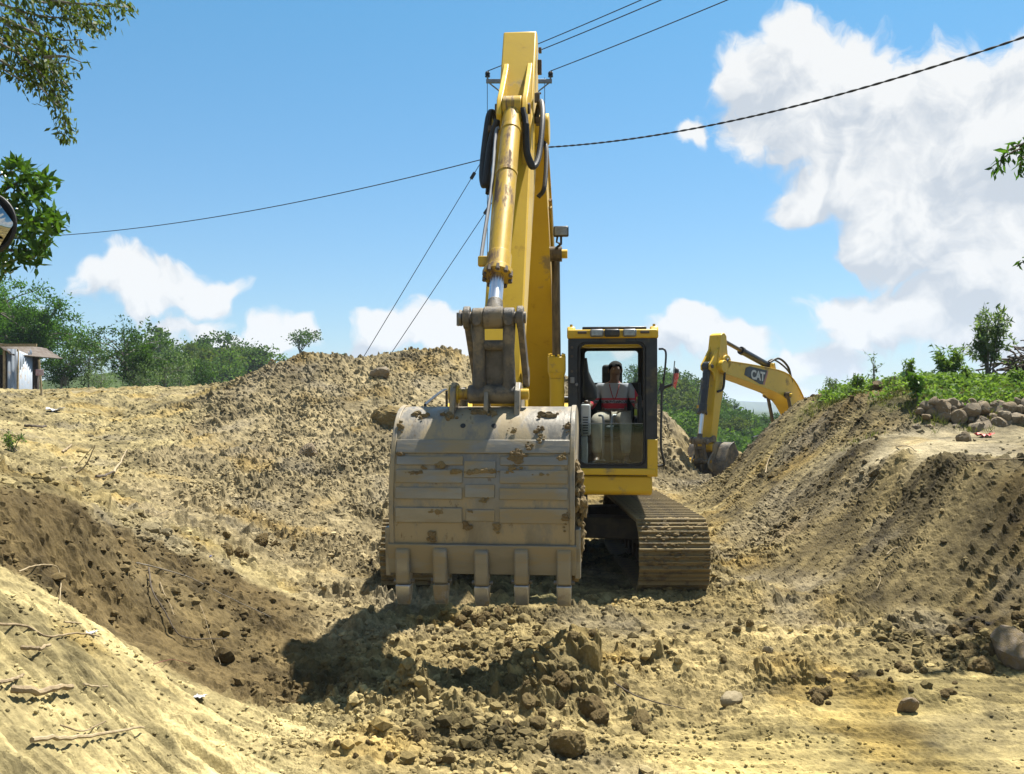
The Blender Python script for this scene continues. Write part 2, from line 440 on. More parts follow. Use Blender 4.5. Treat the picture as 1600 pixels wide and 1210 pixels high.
# left bank above the lip
px_('L', (0, 765, 6.9), (90, 772, 7.4), (150, 795, 7.9), (215, 830, 8.5), (320, 868, 9.3), (410, 905, 9.7), (0, 735, 9), (0, 700, 13.5), (60, 660, 20), (100, 720, 15.5), (60, 617, 25), (150, 608, 25.5), (250, 611, 25), (320, 622, 23.5), (150, 650, 21.5), (200, 700, 18.3), (150, 770, 11.8), (250, 660, 21))
px_('R', (230, 800, 11.2), (300, 800, 13.8), (300, 720, 17.5), (350, 660, 20.5), (400, 700, 18.6), (450, 800, 15.2), (400, 860, 12), (500, 880, 12.2), (520, 940, 9.9), (560, 1000, 8.4), (480, 700, 18.4), (500, 760, 16.3), (600, 860, 13.6), (600, 790, 15.6), (600, 700, 18.2), (700, 700, 18.6))
xy_('L', (-6.5, 7, 1.75), (-8, 10, 1.9), (-10, 15, 2.1), (-13, 22, 2.5), (-14, 28, 2.6), (-9, 29, 2.5), (-6, 28, 2.3))
# spoil heap behind the machine
px_('R', (362, 612, 22.5), (420, 577, 23.4), (470, 553, 24), (520, 556, 24.2), (560, 562, 24), (640, 552, 24.2), (700, 546, 24.3), (738, 562, 24.3), (820, 575, 24.3), (900, 598, 24), (960, 620, 24), (1035, 645, 24), (1060, 668, 24.2), (1088, 692, 24.6), (480, 600, 22.4), (600, 600, 22.3), (690, 600, 22.2), (600, 650, 20.4), (1040, 700, 22.6), (1070, 735, 22.3), (1050, 765, 20.6), (1090, 770, 20.5))
xy_('R', (-5, 27, 2.4), (-2, 27, 2.7), (1, 27, 2.4), (4, 27, .9), (-3, 31, .6), (2, 31, .2), (-1, 19.2, 1.35), (1, 20, 1.15), (0, 21.5, 2.0), (2.4, 21.5, 1.0))
# right bank: foot, face, lip
px_('F', (1100, 808, 17.2), (1140, 862, 13.8), (1230, 925, 10.9), (1370, 968, 9.4), (1500, 1000, 8.6), (1600, 1020, 8.2))
px_('B', (1120, 790, 17.4), (1165, 850, 13.9), (1250, 905, 11.2), (1400, 935, 9.8), (1600, 965, 8.9), (1720, 985, 8.6),
    (1200, 765, 15.6), (1260, 790, 13.6), (1400, 800, 11.6), (1560, 810, 10.1), (1330, 790, 12.4),
    (1150, 725, 19.2), (1200, 668, 19.3), (1240, 634, 19.1), (1290, 690, 16), (1262, 624, 18.6), (1110, 782, 18.6))
px_('B', (1332, 697, 13.4), (1400, 710, 12.2), (1460, 719, 11.4), (1530, 728, 10.8), (1600, 742, 10.3), (1720, 760, 9.9))
px_('T', (1345, 690, 13.8), (1410, 699, 12.8), (1470, 705, 12.0), (1540, 712, 11.5), (1620, 722, 11), (1440, 684, 13.8), (1520, 677, 14), (1610, 672, 14), (1700, 690, 12.6), (1800, 668, 14))
xy_('T', (7.5, 9.5, 1.45), (10, 11, 1.6), (8, 6, 1.2))
px_('B', (1300, 640, 16.6), (1350, 655, 15.2), (1395, 668, 14.4), (1330, 625, 16.2))
px_('G', (1290, 619, 18.2), (1340, 618, 16.6), (1400, 626, 15.2), (1450, 640, 14.5), (1540, 632, 14.7), (1620, 630, 14.7), (1800, 628, 14.7), (1340, 612, 19), (1450, 612, 18.5), (1560, 608, 18))
xy_('G', (12, 18, 2.5), (11, 22, 2.4), (8.2, 21.5, 2.2), (6.6, 20.6, 1.9), (16, 14, 2.2), (16, 24, 2.2))
# pit where the second machine stands, and the ground falling away behind
xy_('F', (5.2, 21.6, .45), (4.6, 23.6, .30), (5.6, 24.2, -.1), (7.2, 24.6, -.8), (8.5, 26, -.85), (7, 28, -.85), (9.5, 29, -.85), (10, 25.5, -.6), (6, 30, -.6))
px_('R', (1140, 694, 29.5), (1120, 712, 29), (1165, 716, 29))
xy_('V', (0, 40, -1.5), (-15, 40, 1.5), (15, 40, -2), (-30, 35, 2.4), (30, 30, 1.5), (-30, 10, 2.6), (30, 8, 2), (-20, -20, 2), (20, -20, 1.6), (0, -25, 1), (-25, 0, 2.5), (28, -5, 1.6), (-12, 38, 2.0), (7, 36, -1.6))
CPX = np.array([c[0] for c in CP]); CPY = np.array([c[1] for c in CP]); CPZ = np.array([c[2] for c in CP])
CPT = np.zeros((len(CP), len(ZONES)), dtype=np.float32)
for i, c in enumerate(CP): CPT[i, ZONES.index(c[3])] = 1
_n = len(CP)
_A = np.hypot(CPX[:, None] - CPX[None], CPY[:, None] - CPY[None])
_Pm = np.stack([np.ones(_n), CPX, CPY], 1)
_S = np.block([[_A + 1e-3 * np.eye(_n), _Pm], [_Pm.T, np.zeros((3, 3))]])
_w = np.linalg.solve(_S, np.concatenate([CPZ, [0, 0, 0]]))

def far_ground(x, y):
    z = -2.5 + 0 * x
    z = z + 9.0 * np.exp(-((x + 42) / 26) ** 2 - ((y - 135) / 38) ** 2) + 4.5 * np.exp(-((x + 75) / 35) ** 2 - ((y - 100) / 40) ** 2)
    z = z + 6.6 * np.exp(-((x - 20) / 10.5) ** 2 - ((y - 135) / 30) ** 2) + 3.0 * np.exp(-((x - 0) / 30) ** 2 - ((y - 160) / 30) ** 2)
    d = np.hypot(x, y)
    z = z + np.clip((d - 300) / 600, 0, 1) * 1.0
    ridge = 26 + 14 * np.sin(x / 330.0 + .6) + 9 * np.sin(x / 140.0)
    z = z + ridge * np.exp(-((y - 2600) / 420.0) ** 2) * (y > 0)
    return z
SG = (np.array([-1.64, 1.0]) / math.hypot(1.64, 1.0))      # up-slope direction of left grooves
def gauss(x, y, cx, cy, sx, sy, h, a=0.0):
    c, s = math.cos(a), math.sin(a); u = (x - cx) * c + (y - cy) * s; v = -(x - cx) * s + (y - cy) * c
    return h * np.exp(-(u / sx) ** 2 - (v / sy) ** 2)
def terrain(x, y, fine=True, split=False):
    """height, zone weights and roughness at points"""
    x = x.astype(np.float64); y = y.astype(np.float64); N = len(x)
    Z = np.empty(N); ZW = np.empty((N, len(ZONES)), dtype=np.float32)
    wx = x + .22 * fbm(x * 1.7, y * 1.7, 3, 91); wy = y + .22 * fbm(x * 1.7 + 40, y * 1.7, 3, 97)
    for s in range(0, N, 60000):
        e = min(N, s + 60000)
        d = np.hypot(x[s:e, None] - CPX[None], y[s:e, None] - CPY[None])
        Z[s:e] = d @ _w[:_n] + _w[_n] + _w[_n + 1] * x[s:e] + _w[_n + 2] * y[s:e]
        d2 = (wx[s:e, None] - CPX[None]) ** 2 + (wy[s:e, None] - CPY[None]) ** 2 + .004
        k = (1.0 / (d2 * d2)).astype(np.float32)
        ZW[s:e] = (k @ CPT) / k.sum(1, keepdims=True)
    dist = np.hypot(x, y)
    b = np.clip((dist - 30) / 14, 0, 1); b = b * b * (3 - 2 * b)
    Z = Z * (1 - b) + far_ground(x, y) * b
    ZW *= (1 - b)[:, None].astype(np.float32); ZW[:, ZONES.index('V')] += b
    zi = {k: ZW[:, i] for i, k in enumerate(ZONES)}
    # heaped windrows of dug clay on the floor
    heap = (gauss(x, y, .52, 6.75, .42, .30, .33, .3) + gauss(x, y, .12, 7.25, .35, .18, .15) + gauss(x, y, .9, 6.25, .30, .16, .13, -.5) + gauss(x, y, 1.15, 7.7, .7, .2, .10) + gauss(x, y, 2.6, 6.75, .60, .12, .09, -.45) + gauss(x, y, 1.9, 7.05, .5, .12, .07)
            + gauss(x, y, 4.1, 7.7, .5, .35, .22) + gauss(x, y, 3.3, 8.3, .5, .22, .13) + gauss(x, y, -.6, 6.3, .6, .35, .07) + gauss(x, y, .2, 9.3, 1.2, .2, .08) + gauss(x, y, -.3, 5.7, .6, .25, .06) + gauss(x, y, 1.6, 5.9, .5, .09, .05, -.3))
    if not fine: return Z + heap, ZW, heap
    near = np.clip(1 - (dist - 26) / 12, 0, 1)
    rough = .75 * zi['F'] + 1.0 * zi['R'] + .10 * zi['P'] + .8 * zi['D'] + .22 * zi['B'] + .12 * zi['T'] + .58 * zi['L'] + .4 * zi['G'] + .13 * zi['W'] + .3 * zi['V']
    rough = rough + np.clip(heap * 6, 0, 1) * .75
    rough = rough * (.55 + .9 * np.clip(.5 + 1.2 * fbm(x * .9, y * .9, 3, 5), 0, 1.2))
    jx = x + .05 * fbm(x * 9, y * 9, 3, 31); jy = y + .05 * fbm(x * 9 + 30, y * 9, 3, 37)
    det = .16 * fbm(x * 1.1, y * 1.1, 4, 11) * np.clip(rough, 0, 1)
    det = det + rough * (.125 * clods(jx * 2.6, jy * 2.6, 101, .30) + .105 * clods(jx * 6.1, jy * 6.1, 131, .7) + .062 * clods(jx * 13, jy * 13, 151, .9) + .030 * clods(jx * 27, jy * 27, 171, .9))
    det = det + .012 * fbm(x * 30, y * 30, 3, 41) * (.4 + rough)
    # bucket and blade grooves
    gB = (x * 1.2 - y * 1.7) / 2.08; vB = (x * 1.7 + y * 1.2) / 2.08
    qB = gB + .035 * fbm(vB * 1.3, gB * 2, 2, 55)
    lanes = np.abs(((qB * 6.4 + 1.2 * vnoise(gB * 1.4, vB * .25, 56)) % 1) - .5) * 2
    ridge = np.clip(lanes * 2.2 - 1.0 + .6 * fbm(gB * 3, vB * 1.2, 2, 58), 0, 1)
    brk = np.clip(.8 + 1.0 * fbm(gB * 1.6, vB * 1.1, 3, 59), .35, 1.25)
    gr = ridge * brk * (.018 + .065 * clods(jx * 7, jy * 7, 193, .75) + .050 * clods(jx * 15, jy * 15, 195, .9) + .02 * clods(jx * 30, jy * 30, 196, .9)) + .012 * fbm(gB * 10, vB * .8, 2, 61) * (1 - ridge)
    gr = gr + np.clip(fbm(x * 1.3, y * 1.3, 3, 67) * 2 - .2, 0, 1) * .02 * clods(jx * 5, jy * 5, 197, .7)
    sB = np.clip(zi['B'] * 1.25 - .1, 0, 1)
    det = det + gr * sB
    uL = x * SG[1] - y * SG[0]; vL = x * SG[0] + y * SG[1]
    gl = .030 * fbm(uL * 24, vL * 1.3, 3, 71, .65) + .014 * fbm(uL * 7, vL * .7, 2, 73) - .028 * np.clip(np.abs(vnoise(uL * 14, vL * .7, 75)) * 6 - 1.6, 0, 1) + .03 * clods(jx * 14, jy * 14, 213, .25) * np.clip(fbm(uL * 3, vL * .8, 2, 77) * 4 - .3, 0, 1) - .05 * clods(uL * 9, vL * 4.5, 211, .22) * (-1)
    det = det + gl * np.clip(zi['P'] * 1.2, 0, 1)
    uC = x * .75 + y * .66; vC = -x * .66 + y * .75
    det = det + (.05 * fbm(uC * 7, vC * .9, 3, 81) - .05 * np.clip(np.abs(vnoise(uC * 2.6, vC * .5, 83)) * 4 - 1.1, 0, 1)) * zi['L']
    fl = .018 * fbm(x * 1.6, y * 22, 3, 87) + .012 * fbm(x * 3, y * 40, 2, 88)
    det = det + fl * (zi['F'] * .8 + zi['W'])
    if split: return Z + heap, det * near, ZW
    return Z + heap + det * near, ZW, rough

# colour of each kind of soil (dry clay, rubble, scraped clay, fresh moist cut with part of its shade put into the colour, bank, terrace, left bank, weedy top, wet yellow clay, green)
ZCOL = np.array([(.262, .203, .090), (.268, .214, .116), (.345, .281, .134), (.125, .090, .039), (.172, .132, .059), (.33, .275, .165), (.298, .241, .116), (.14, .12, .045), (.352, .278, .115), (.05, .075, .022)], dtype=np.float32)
def soil_colour(x, y, ZW):
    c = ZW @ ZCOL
    n1 = fbm(x * .8, y * .8, 4, 301)[:, None]; n2 = fbm(x * 3.7, y * 3.7, 3, 307)[:, None]; n3 = fbm(x * 14, y * 14, 2, 311)[:, None]
    c = c * (1 + .75 * n1 + .55 * n2 + .40 * n3)
    och = np.clip(fbm(x * 1.3 + 9, y * 1.3, 3, 317) * 3 - .45, 0, 1)[:, None] * (1 - ZW[:, ZONES.index('V')] - ZW[:, ZONES.index('D')])[:, None]
    c = c * (1 - och * np.array([[0, .09, .30]]))
    gry = np.clip(fbm(x * 1.0 + 3, y * 1.0 + 7, 3, 331) * 3 - .5, 0, 1)[:, None] * (1 - ZW[:, ZONES.index('V')] - ZW[:, ZONES.index('D')] - ZW[:, ZONES.index('P')] - .6 * ZW[:, ZONES.index('W')])[:, None]
    c = c * (1 - .4 * gry) + .4 * gry * np.array([[.29, .25, .18]])
    uL = x * SG[1] - y * SG[0]; vL = x * SG[0] + y * SG[1]; gB = (x * 1.2 - y * 1.7) / 2.08; vB = (x * 1.7 + y * 1.2) / 2.08
    iz = ZONES.index                                # blade and tooth marks drag damp and dry clay out in streaks
    st = ZW[:, iz('P')] * fbm(uL * 12, vL * .7, 3, 341) * .7 + ZW[:, iz('B')] * fbm(gB * 5, vB * .6, 3, 343) * .9 + (ZW[:, iz('F')] + ZW[:, iz('W')]) * fbm(x * .9, y * 9, 3, 347) * .7
    c = c * (1 + st[:, None])
    return np.clip(c * ALB, .012, .6)

def soil_mat():
    m, t, b = new_mat('soil')
    at = t.n('ShaderNodeAttribute'); at.attribute_name = 'Col'
    tc = t.n('ShaderNodeTexCoord'); v = tc.outputs['Object']
    n = t.noise(v, 38, 6, .7); n2 = t.noise(v, 7, 5, .65)
    c = t.mix(1.0, at.outputs['Color'], t.mr(n, .25, .75, .62, 1.38), 'MULTIPLY')
    c = t.mix(1.0, c, t.mr(n2, .3, .7, .8, 1.2), 'MULTIPLY')
    t.put(b.inputs['Base Color'], c); b.inputs['Roughness'].default_value = .95; b.inputs['Specular IOR Level'].default_value = .12
    bn = t.n('ShaderNodeBump'); bn.inputs['Strength'].default_value = .55; bn.inputs['Distance'].default_value = .02
    t.put(bn.inputs['Height'], t.noise(v, 55, 7, .7)); t.put(b.inputs['Normal'], bn.outputs[0])
    return m
M_soil = soil_mat()

# one sheet round the camera out to the horizon, fine where the photograph looks
az_f = np.linspace(R(-36), R(36), 240 if QUICK else 800); az_c = np.linspace(R(36), R(324), 96)[1:-1]
AZ = np.concatenate([az_f, az_c])
RAD = np.concatenate([np.geomspace(.6, 3.2, 40)[:-1], np.geomspace(3.2, 32, 260 if QUICK else 880)[:-1], np.geomspace(32, 9000, 90)])
nA, nR = len(AZ), len(RAD)
gx = (RAD[:, None] * np.sin(AZ)[None]).ravel(); gy = (RAD[:, None] * np.cos(AZ)[None]).ravel()
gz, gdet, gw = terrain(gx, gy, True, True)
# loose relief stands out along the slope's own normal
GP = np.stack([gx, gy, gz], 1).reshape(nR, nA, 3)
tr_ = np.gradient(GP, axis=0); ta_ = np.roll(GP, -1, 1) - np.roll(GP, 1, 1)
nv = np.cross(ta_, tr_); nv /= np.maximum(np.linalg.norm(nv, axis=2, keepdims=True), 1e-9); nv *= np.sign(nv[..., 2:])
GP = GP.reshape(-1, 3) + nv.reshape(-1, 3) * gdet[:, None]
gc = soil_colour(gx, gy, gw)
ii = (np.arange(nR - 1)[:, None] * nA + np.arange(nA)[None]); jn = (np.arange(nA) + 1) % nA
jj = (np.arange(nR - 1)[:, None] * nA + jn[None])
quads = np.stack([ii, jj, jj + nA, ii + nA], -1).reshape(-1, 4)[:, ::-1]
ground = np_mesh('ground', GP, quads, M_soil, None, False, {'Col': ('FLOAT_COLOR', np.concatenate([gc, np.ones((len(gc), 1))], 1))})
tag(ground, kind='structure')
def gz_at(x, y, fine=True):
    z, _, _ = terrain(np.array([float(x)]), np.array([float(y)]), fine)
    return float(z[0])

# ------------------------------------------------------------------ loose clods lying on the ground
def ico(sub):
    bm = bmesh.new(); bmesh.ops.create_icosphere(bm, subdivisions=sub, radius=1)
    v = np.array([p.co[:] for p in bm.verts], dtype=np.float32); f = np.array([[q.index for q in t.verts] for t in bm.faces], dtype=np.int32)
    bm.free(); return v, f
def lump(sub, seed, amp=.28):
    v, f = ico(sub); r = np.random.default_rng(seed)
    k = r.normal(size=(14, 3)); k /= np.linalg.norm(k, axis=1, keepdims=True); h = r.uniform(.62, 1.0, 14)
    d = np.ones(len(v))
    for a, b in zip(k, h):                     # chop flat facets into the ball
        dp = v @ a; d = np.where(dp > 1e-3, np.minimum(d, b / np.maximum(dp, 1e-3)), d)
    v = v * (d * (1 + amp * r.uniform(-.5, .5, len(v)) * .5))[:, None] * r.uniform(.75, 1.15, 3)
    return v.astype(np.float32), f
LUMP1 = [lump(1, s, .8) for s in range(12)]; LUMP2 = [lump(2, s + 20, .75) for s in range(14)]; LUMP3 = [lump(3, s + 60, .18) for s in range(8)]
def rotm(n, r):
    q = r.normal(size=(n, 4)); q /= np.linalg.norm(q, axis=1, keepdims=True); a, b, c, d = q.T
    return np.stack([np.stack([1 - 2 * (c * c + d * d), 2 * (b * c - a * d), 2 * (b * d + a * c)], 1), np.stack([2 * (b * c + a * d), 1 - 2 * (b * b + d * d), 2 * (c * d - a * b)], 1), np.stack([2 * (b * d - a * c), 2 * (c * d + a * b), 1 - 2 * (b * b + c * c)], 1)], 1)
def scatter(name, xs, ys, sizes, lib, sink=.25, bright=1.0, seed=3):
    r = np.random.default_rng(seed); n = len(xs)
    z, zw, _ = terrain(xs, ys); c = soil_colour(xs, ys, zw) * r.uniform(.7, 1.35, (n, 1)) * bright
    Rm = rotm(n, r); kinds = r.integers(0, len(lib), n)
    Vs, Fs, Cs = [], [], []; off = 0
    for k, (v, f) in enumerate(lib):
        I = np.nonzero(kinds == k)[0]
        if len(I) == 0: continue
        vv = np.einsum('nij,mj->nmi', Rm[I], v) * sizes[I][:, None, None] * np.array([1, 1, .8])
        vv += np.stack([xs[I], ys[I], z[I] + sizes[I] * (.5 - sink)], 1)[:, None]
        Vs.append(vv.reshape(-1, 3)); m = len(v)
        Fs.append((f[None] + (off + np.arange(len(I)) * m)[:, None, None]).reshape(-1, 3)); off += len(I) * m
        Cs.append(np.repeat(c[I], m, 0))
    C_ = np.concatenate(Cs)
    return np_mesh(name, np.concatenate(Vs), np.concatenate(Fs), M_soil, None, False, {'Col': ('FLOAT_COLOR', np.concatenate([C_, np.ones((len(C_), 1))], 1))})
def polar(n, r0, r1, a0=-31, a1=31, seed=1):
    r = np.random.default_rng(seed); rad = np.exp(r.uniform(math.log(r0), math.log(r1), n)); a = np.radians(r.uniform(a0, a1, n))
    return rad * np.sin(a), rad * np.cos(a), r
# small crumbs everywhere the soil is broken
xs, ys, rr = polar(76000, 3.6, 27, seed=5)
_, zw_, _ = terrain(xs, ys, False); hp = terrain(xs, ys, False)[2]
den = zw_[:, 0] * .45 + zw_[:, 1] * .75 + zw_[:, 2] * .22 + zw_[:, 3] * .35 + zw_[:, 4] * .40 + zw_[:, 5] * .08 + zw_[:, 6] * .30 + zw_[:, 7] * .2 + zw_[:, 8] * .10 + np.clip(hp * 8, 0, 1)
den *= np.clip(.45 + 2.6 * fbm(xs * .9, ys * .9, 3, 401), .04, 1.5)
keep = rr.uniform(0, 1, len(xs)) < den
xs, ys = xs[keep], ys[keep]; dd = np.hypot(xs, ys)
sz = np.minimum(.007 * rr.pareto(1.7, len(xs)) + .007 + .0011 * dd, .06); sz = np.minimum(sz, np.where(zw_[keep][:, 2] + zw_[keep][:, 8] > .4, .016, .06))
tag(scatter('soil_crumbs', xs, ys, sz, LUMP1, .34, 1.12, 8), 'small crumbs of dry yellow clay scattered over the dug ground', 'soil', kind='stuff')
xs, ys, rr = polar(9000, 4.5, 25, seed=15)
_, zw_, hp = terrain(xs, ys, False)
den = zw_[:, 0] * .16 + zw_[:, 1] * .42 + zw_[:, 3] * .10 + zw_[:, 4] * .22 + zw_[:, 6] * .12 + zw_[:, 8] * .02 + np.clip(hp * 9, 0, 1) * 1.2
den *= np.clip(.35 + 2.6 * fbm(xs * .7, ys * .7, 3, 421), .02, 1.4)
keep = rr.uniform(0, 1, len(xs)) < den
xs, ys = xs[keep], ys[keep]
sz = np.minimum(.012 + .012 * rr.pareto(1.8, len(xs)) + .0013 * np.hypot(xs, ys), .12) * np.where(zw_[keep][:, 2] > .3, .45, 1)
tag(scatter('soil_clods', xs, ys, sz, LUMP2, .52, 1.05, 9), 'fist sized clods of dug clay lying over the trench and heap', 'soil', kind='stuff')

# ------------------------------------------------------------------ excavators
def rot2(p, a, c=(0, 0)):
    x, z = p[0] - c[0], p[1] - c[1]; ca, sa = math.cos(a), math.sin(a)
    return (c[0] + x * ca - z * sa, c[1] + x * sa + z * ca)
def catmull2(pts, k=5):
    return [(p.x, p.y) for p in smoothpath([(a, b, 0) for a, b in pts], k)]
def offset_poly(line, d):
    """offset an open (F,z) polyline to its left by d (number or list)"""
    out = []
    for i, p in enumerate(line):
        a = line[max(i - 1, 0)]; b = line[min(i + 1, len(line) - 1)]
        t = Vector((b[0] - a[0], b[1] - a[1])).normalized(); dd = d[i] if isinstance(d, (list, tuple)) else d
        out.append((p[0] - t.y * dd, p[1] + t.x * dd))
    return out
def rrect(x0, x1, z0, z1, r, k=5):
    pts = []
    for cx, cz, a0 in ((x1 - r, z1 - r, 0), (x0 + r, z1 - r, 90), (x0 + r, z0 + r, 180), (x1 - r, z0 + r, 270)):
        for i in range(k + 1):
            a = R(a0 + 90 * i / k); pts.append((cx + r * math.cos(a), cz + r * math.sin(a)))
    return pts
def ring(mb, outer, inner, y0, y1):
    n = len(outer); vs = []
    for y in (y0, y1):
        vs += [(p[0], y, p[1]) for p in outer] + [(p[0], y, p[1]) for p in inner]
    fs = []
    for i in range(n):
        j = (i + 1) % n
        fs += [[i, j, n + j, n + i], [2 * n + i, 3 * n + i, 3 * n + j, 2 * n + j], [i, 2 * n + i, 2 * n + j, j], [n + i, n + j, 3 * n + j, 3 * n + i]]
    mb.add(vs, fs)
def lump_mesh(name, seed, loc, scale, mat, parent=None, lib=None, rot=None, share={}):
    lib = lib or LUMP3; key = (id(lib), seed % len(lib), mat.name)
    if key not in share:
        v, f = lib[seed % len(lib)]
        o = np_mesh(name, v, f, mat, parent, lib is not globals().get('CRUMB')); share[key] = o.data
    else:
        o = bpy.data.objects.new(name, share[key]); link(o, parent)
    if lib is LUMP3 or lib is globals().get('STONE'): o.data.set_sharp_from_angle(angle=R(16))
    o.location = loc; o.scale = scale
    r = random.Random(seed); o.rotation_euler = rot or (r.uniform(0, 6), r.uniform(0, 6), r.uniform(0, 6))
    return o

def make_excavator(name, loc, yaw, track_yaw, J, full=True):
    root = empty(name, loc, yaw)
    B = MB
    # ---------------- undercarriage
    gauge = J['gauge']; sw = J['shoe']
    L, r, zc = 1.70, .36, .405
    def tp(s):
        per = 4 * L + 2 * math.pi * r; s %= per
        if s < 2 * L: return (-L + s, zc + r, 0)
        s -= 2 * L
        if s < math.pi * r: a = s / r; return (L + r * math.sin(a), zc + r * math.cos(a), -a)
        s -= math.pi * r
        if s < 2 * L: return (L - s, zc - r, math.pi)
        s -= 2 * L; a = s / r; return (-L - r * math.sin(a), zc - r * math.cos(a), math.pi - a)
    per = 4 * L + 2 * math.pi * r
    shoe_me = None
    und = B(); und.box((0, 0, .62), (1.0, 1.7, .34)); und.cyl((0, 0, .55), (0, 0, 1.04), .62, n=32)
    for sx in (-1, 1):
        for sy in (-1, 1): und.box((sx * gauge * .27, sy * .62, .58), (gauge * .42, .34, .26), Matrix.Rotation(sx * sy * R(16), 3, 'Z'))
    uo = und.build('car_body', M_under, root, bevel=.02); uo.rotation_euler.z = track_yaw
    for sx in (-1, 1):
        cx = sx * gauge / 2
        fr = B(); fr.prism([(-1.45, .20), (1.5, .20), (1.62, .34), (1.5, .60), (-1.4, .62)], cx - .16, cx + .16)
        for k in range(7): fr.cyl((cx - .2, -(-1.25 + k * .42), .20), (cx + .2, -(-1.25 + k * .42), .20), .095, n=14)
        fo = fr.build('track_frame', M_under, root, bevel=.015); fo.rotation_euler.z = track_yaw
        iw = B(); iw.cyl((cx - .09, -L, zc), (cx + .09, -L, zc), .30, n=32); iw.cyl((cx - .17, -L, zc), (cx + .17, -L, zc), .13, n=20)
        io = iw.build('idler_wheel', M_under, root, bevel=.012); io.rotation_euler.z = track_yaw
        sp_ = B(); sp_.cyl((cx - .11, L, zc), (cx + .11, L, zc), .275, n=32); sp_.cyl((cx - .22, L, zc), (cx + .22, L, zc), .20, n=24)
        for k in range(20):
            a = k / 20 * 6.283; sp_.box((cx, L + .295 * math.cos(a), zc + .295 * math.sin(a)), (.09, .05, .05), Matrix.Rotation(a, 3, 'X'))
        so = sp_.build('drive_sprocket', M_under, root, bevel=.01); so.rotation_euler.z = track_yaw
        ch = B(); n = 96
        pr_o = [tp(per * i / n) for i in range(n)]
        vs = []
        for (F_, z_, a_) in pr_o:
            nx, nz_ = math.sin(-a_), math.cos(a_)
            for rr_ in (0.0, -.075): vs += [(cx - .12, -(F_ + nx * rr_), z_ + nz_ * rr_), (cx + .12, -(F_ + nx * rr_), z_ + nz_ * rr_)]
        fs = []
        for i in range(n):
            j = (i + 1) % n; a_, b_ = i * 4, j * 4
            fs += [[a_, a_ + 1, b_ + 1, b_], [a_ + 2, b_ + 2, b_ + 3, a_ + 3], [a_, b_, b_ + 2, a_ + 2], [a_ + 1, a_ + 3, b_ + 3, b_ + 1]]
        ch.add(vs, fs); co = ch.build('track_chain', M_under, root); co.rotation_euler.z = track_yaw
        ns = 49 if full else 49
        for i in range(ns):
            F_, z_, a_ = tp(per * (i + .3) / ns)
            if shoe_me is None:
                sh = B(); h = .092
                prof = [(-h, 0), (-h, .022), (-h + .012, .058), (-h + .03, .058), (-h + .042, .024), (-.014, .024), (-.008, .050), (.008, .050), (.014, .024), (h - .045, .024), (h - .035, .046), (h - .02, .046), (h - .012, .024), (h + .012, .014), (h + .012, 0)]
                sh.prism(prof, -sw / 2, sw / 2)
                s0 = sh.build('track_shoe', M_trk, co, bevel=0); shoe_me = s0.data; s_ = s0
            else:
                s_ = bpy.data.objects.new('track_shoe', shoe_me); link(s_, co)
            s_.location = (cx + random.uniform(-.004, .004), -F_, z_); s_.rotation_euler = (-a_ * 1.0, 0, 0)
    # ---------------- upper house
    tt = B(); tt.prism([(-2.2, 1.04), (1.45, 1.04), (1.45, 1.13), (-2.2, 1.13)], -1.32, .45); tt.prism([(-2.2, 1.045), (.2, 1.045), (.2, 1.125), (-2.2, 1.125)], .4505, 1.36)
    tt.build('swing_deck', M_blk, root, bevel=.01)
    cp = B(); cp.prism([(-.25, 1.05), (1.50, 1.05), (1.54, 1.09), (1.54, 1.272), (-.25, 1.272)], .50, 1.37); cp.build('cab_platform', M_yel, root, bevel=.022)
    eh = B(); eh.prism([(-2.15, 1.131), (-.42, 1.131), (-.42, 2.02), (-.55, 2.10), (-2.15, 2.12)], -1.34, 1.34); eh.build('engine_house', M_yel, root, bevel=.04)
    hd = B(); hd.box((-.1, 1.3, 2.16), (1.5, 1.1, .08)); hd.build('hood', M_blk, root, bevel=.03)
    xh = B(); xh.tube([(-.75, 1.55, 2.18), (-.75, 1.55, 2.42), (-.75, 1.62, 2.5)], .05, 12); xh.build('exhaust_pipe', M_rust, root)
    cw = B(); cw.prism([(-2.16, 1.06), (-2.70, 1.12), (-2.82, 1.40), (-2.80, 1.80), (-2.62, 2.06), (-2.16, 2.13)], -1.30, 1.30); cw.build('counterweight', M_yel, root, bevel=.08, seg=3)
    tb = B(); tb.prism([(-.40, 1.131), (1.30, 1.131), (1.32, 1.45), (1.1, 1.62), (-.40, 1.86)], -1.34, -.46); tb.build('tool_box', M_yel, root, bevel=.03)
    gr = B(); gr.tube(smoothpath([(-1.28, -1.2, 1.6), (-1.28, -1.2, 2.02), (-1.28, -1.05, 2.10), (-1.28, .2, 2.28), (-1.28, .35, 2.2), (-1.28, .35, 1.9)]), .018, 8); gr.build('hand_rail', M_blk, root)
    bt = B()
    for x in (-.33, .33): bt.prism([(-.1, 1.131), (1.0, 1.131), (.95, 1.4), (.62, 1.98), (.35, 2.05), (.1, 1.98)], x - .035, x + .035)
    bt.build('boom_bracket', M_yel, root, bevel=.01)
    bs = B(); bs.box((0, -1.36, 1.30), (.9, .18, .32)); bs.build('cylinder_base', M_blk, root, bevel=.02)
    # ---------------- boom
    cl = catmull2(J['boom'], 5); m = len(cl); hd_ = np.interp(np.linspace(0, 1, m), np.linspace(0, 1, len(J['boomd'])), J['boomd']).tolist()
    up_ = offset_poly(cl, hd_); lo_ = offset_poly(cl, [-x for x in hd_])
    foot, tip = J['boom'][0], J['boom'][-1]
    bw = .225
    bo = B(); bo.prism(up_ + lo_[::-1], -bw, bw); bom = bo.build('boom', M_yel, root, bevel=.012)
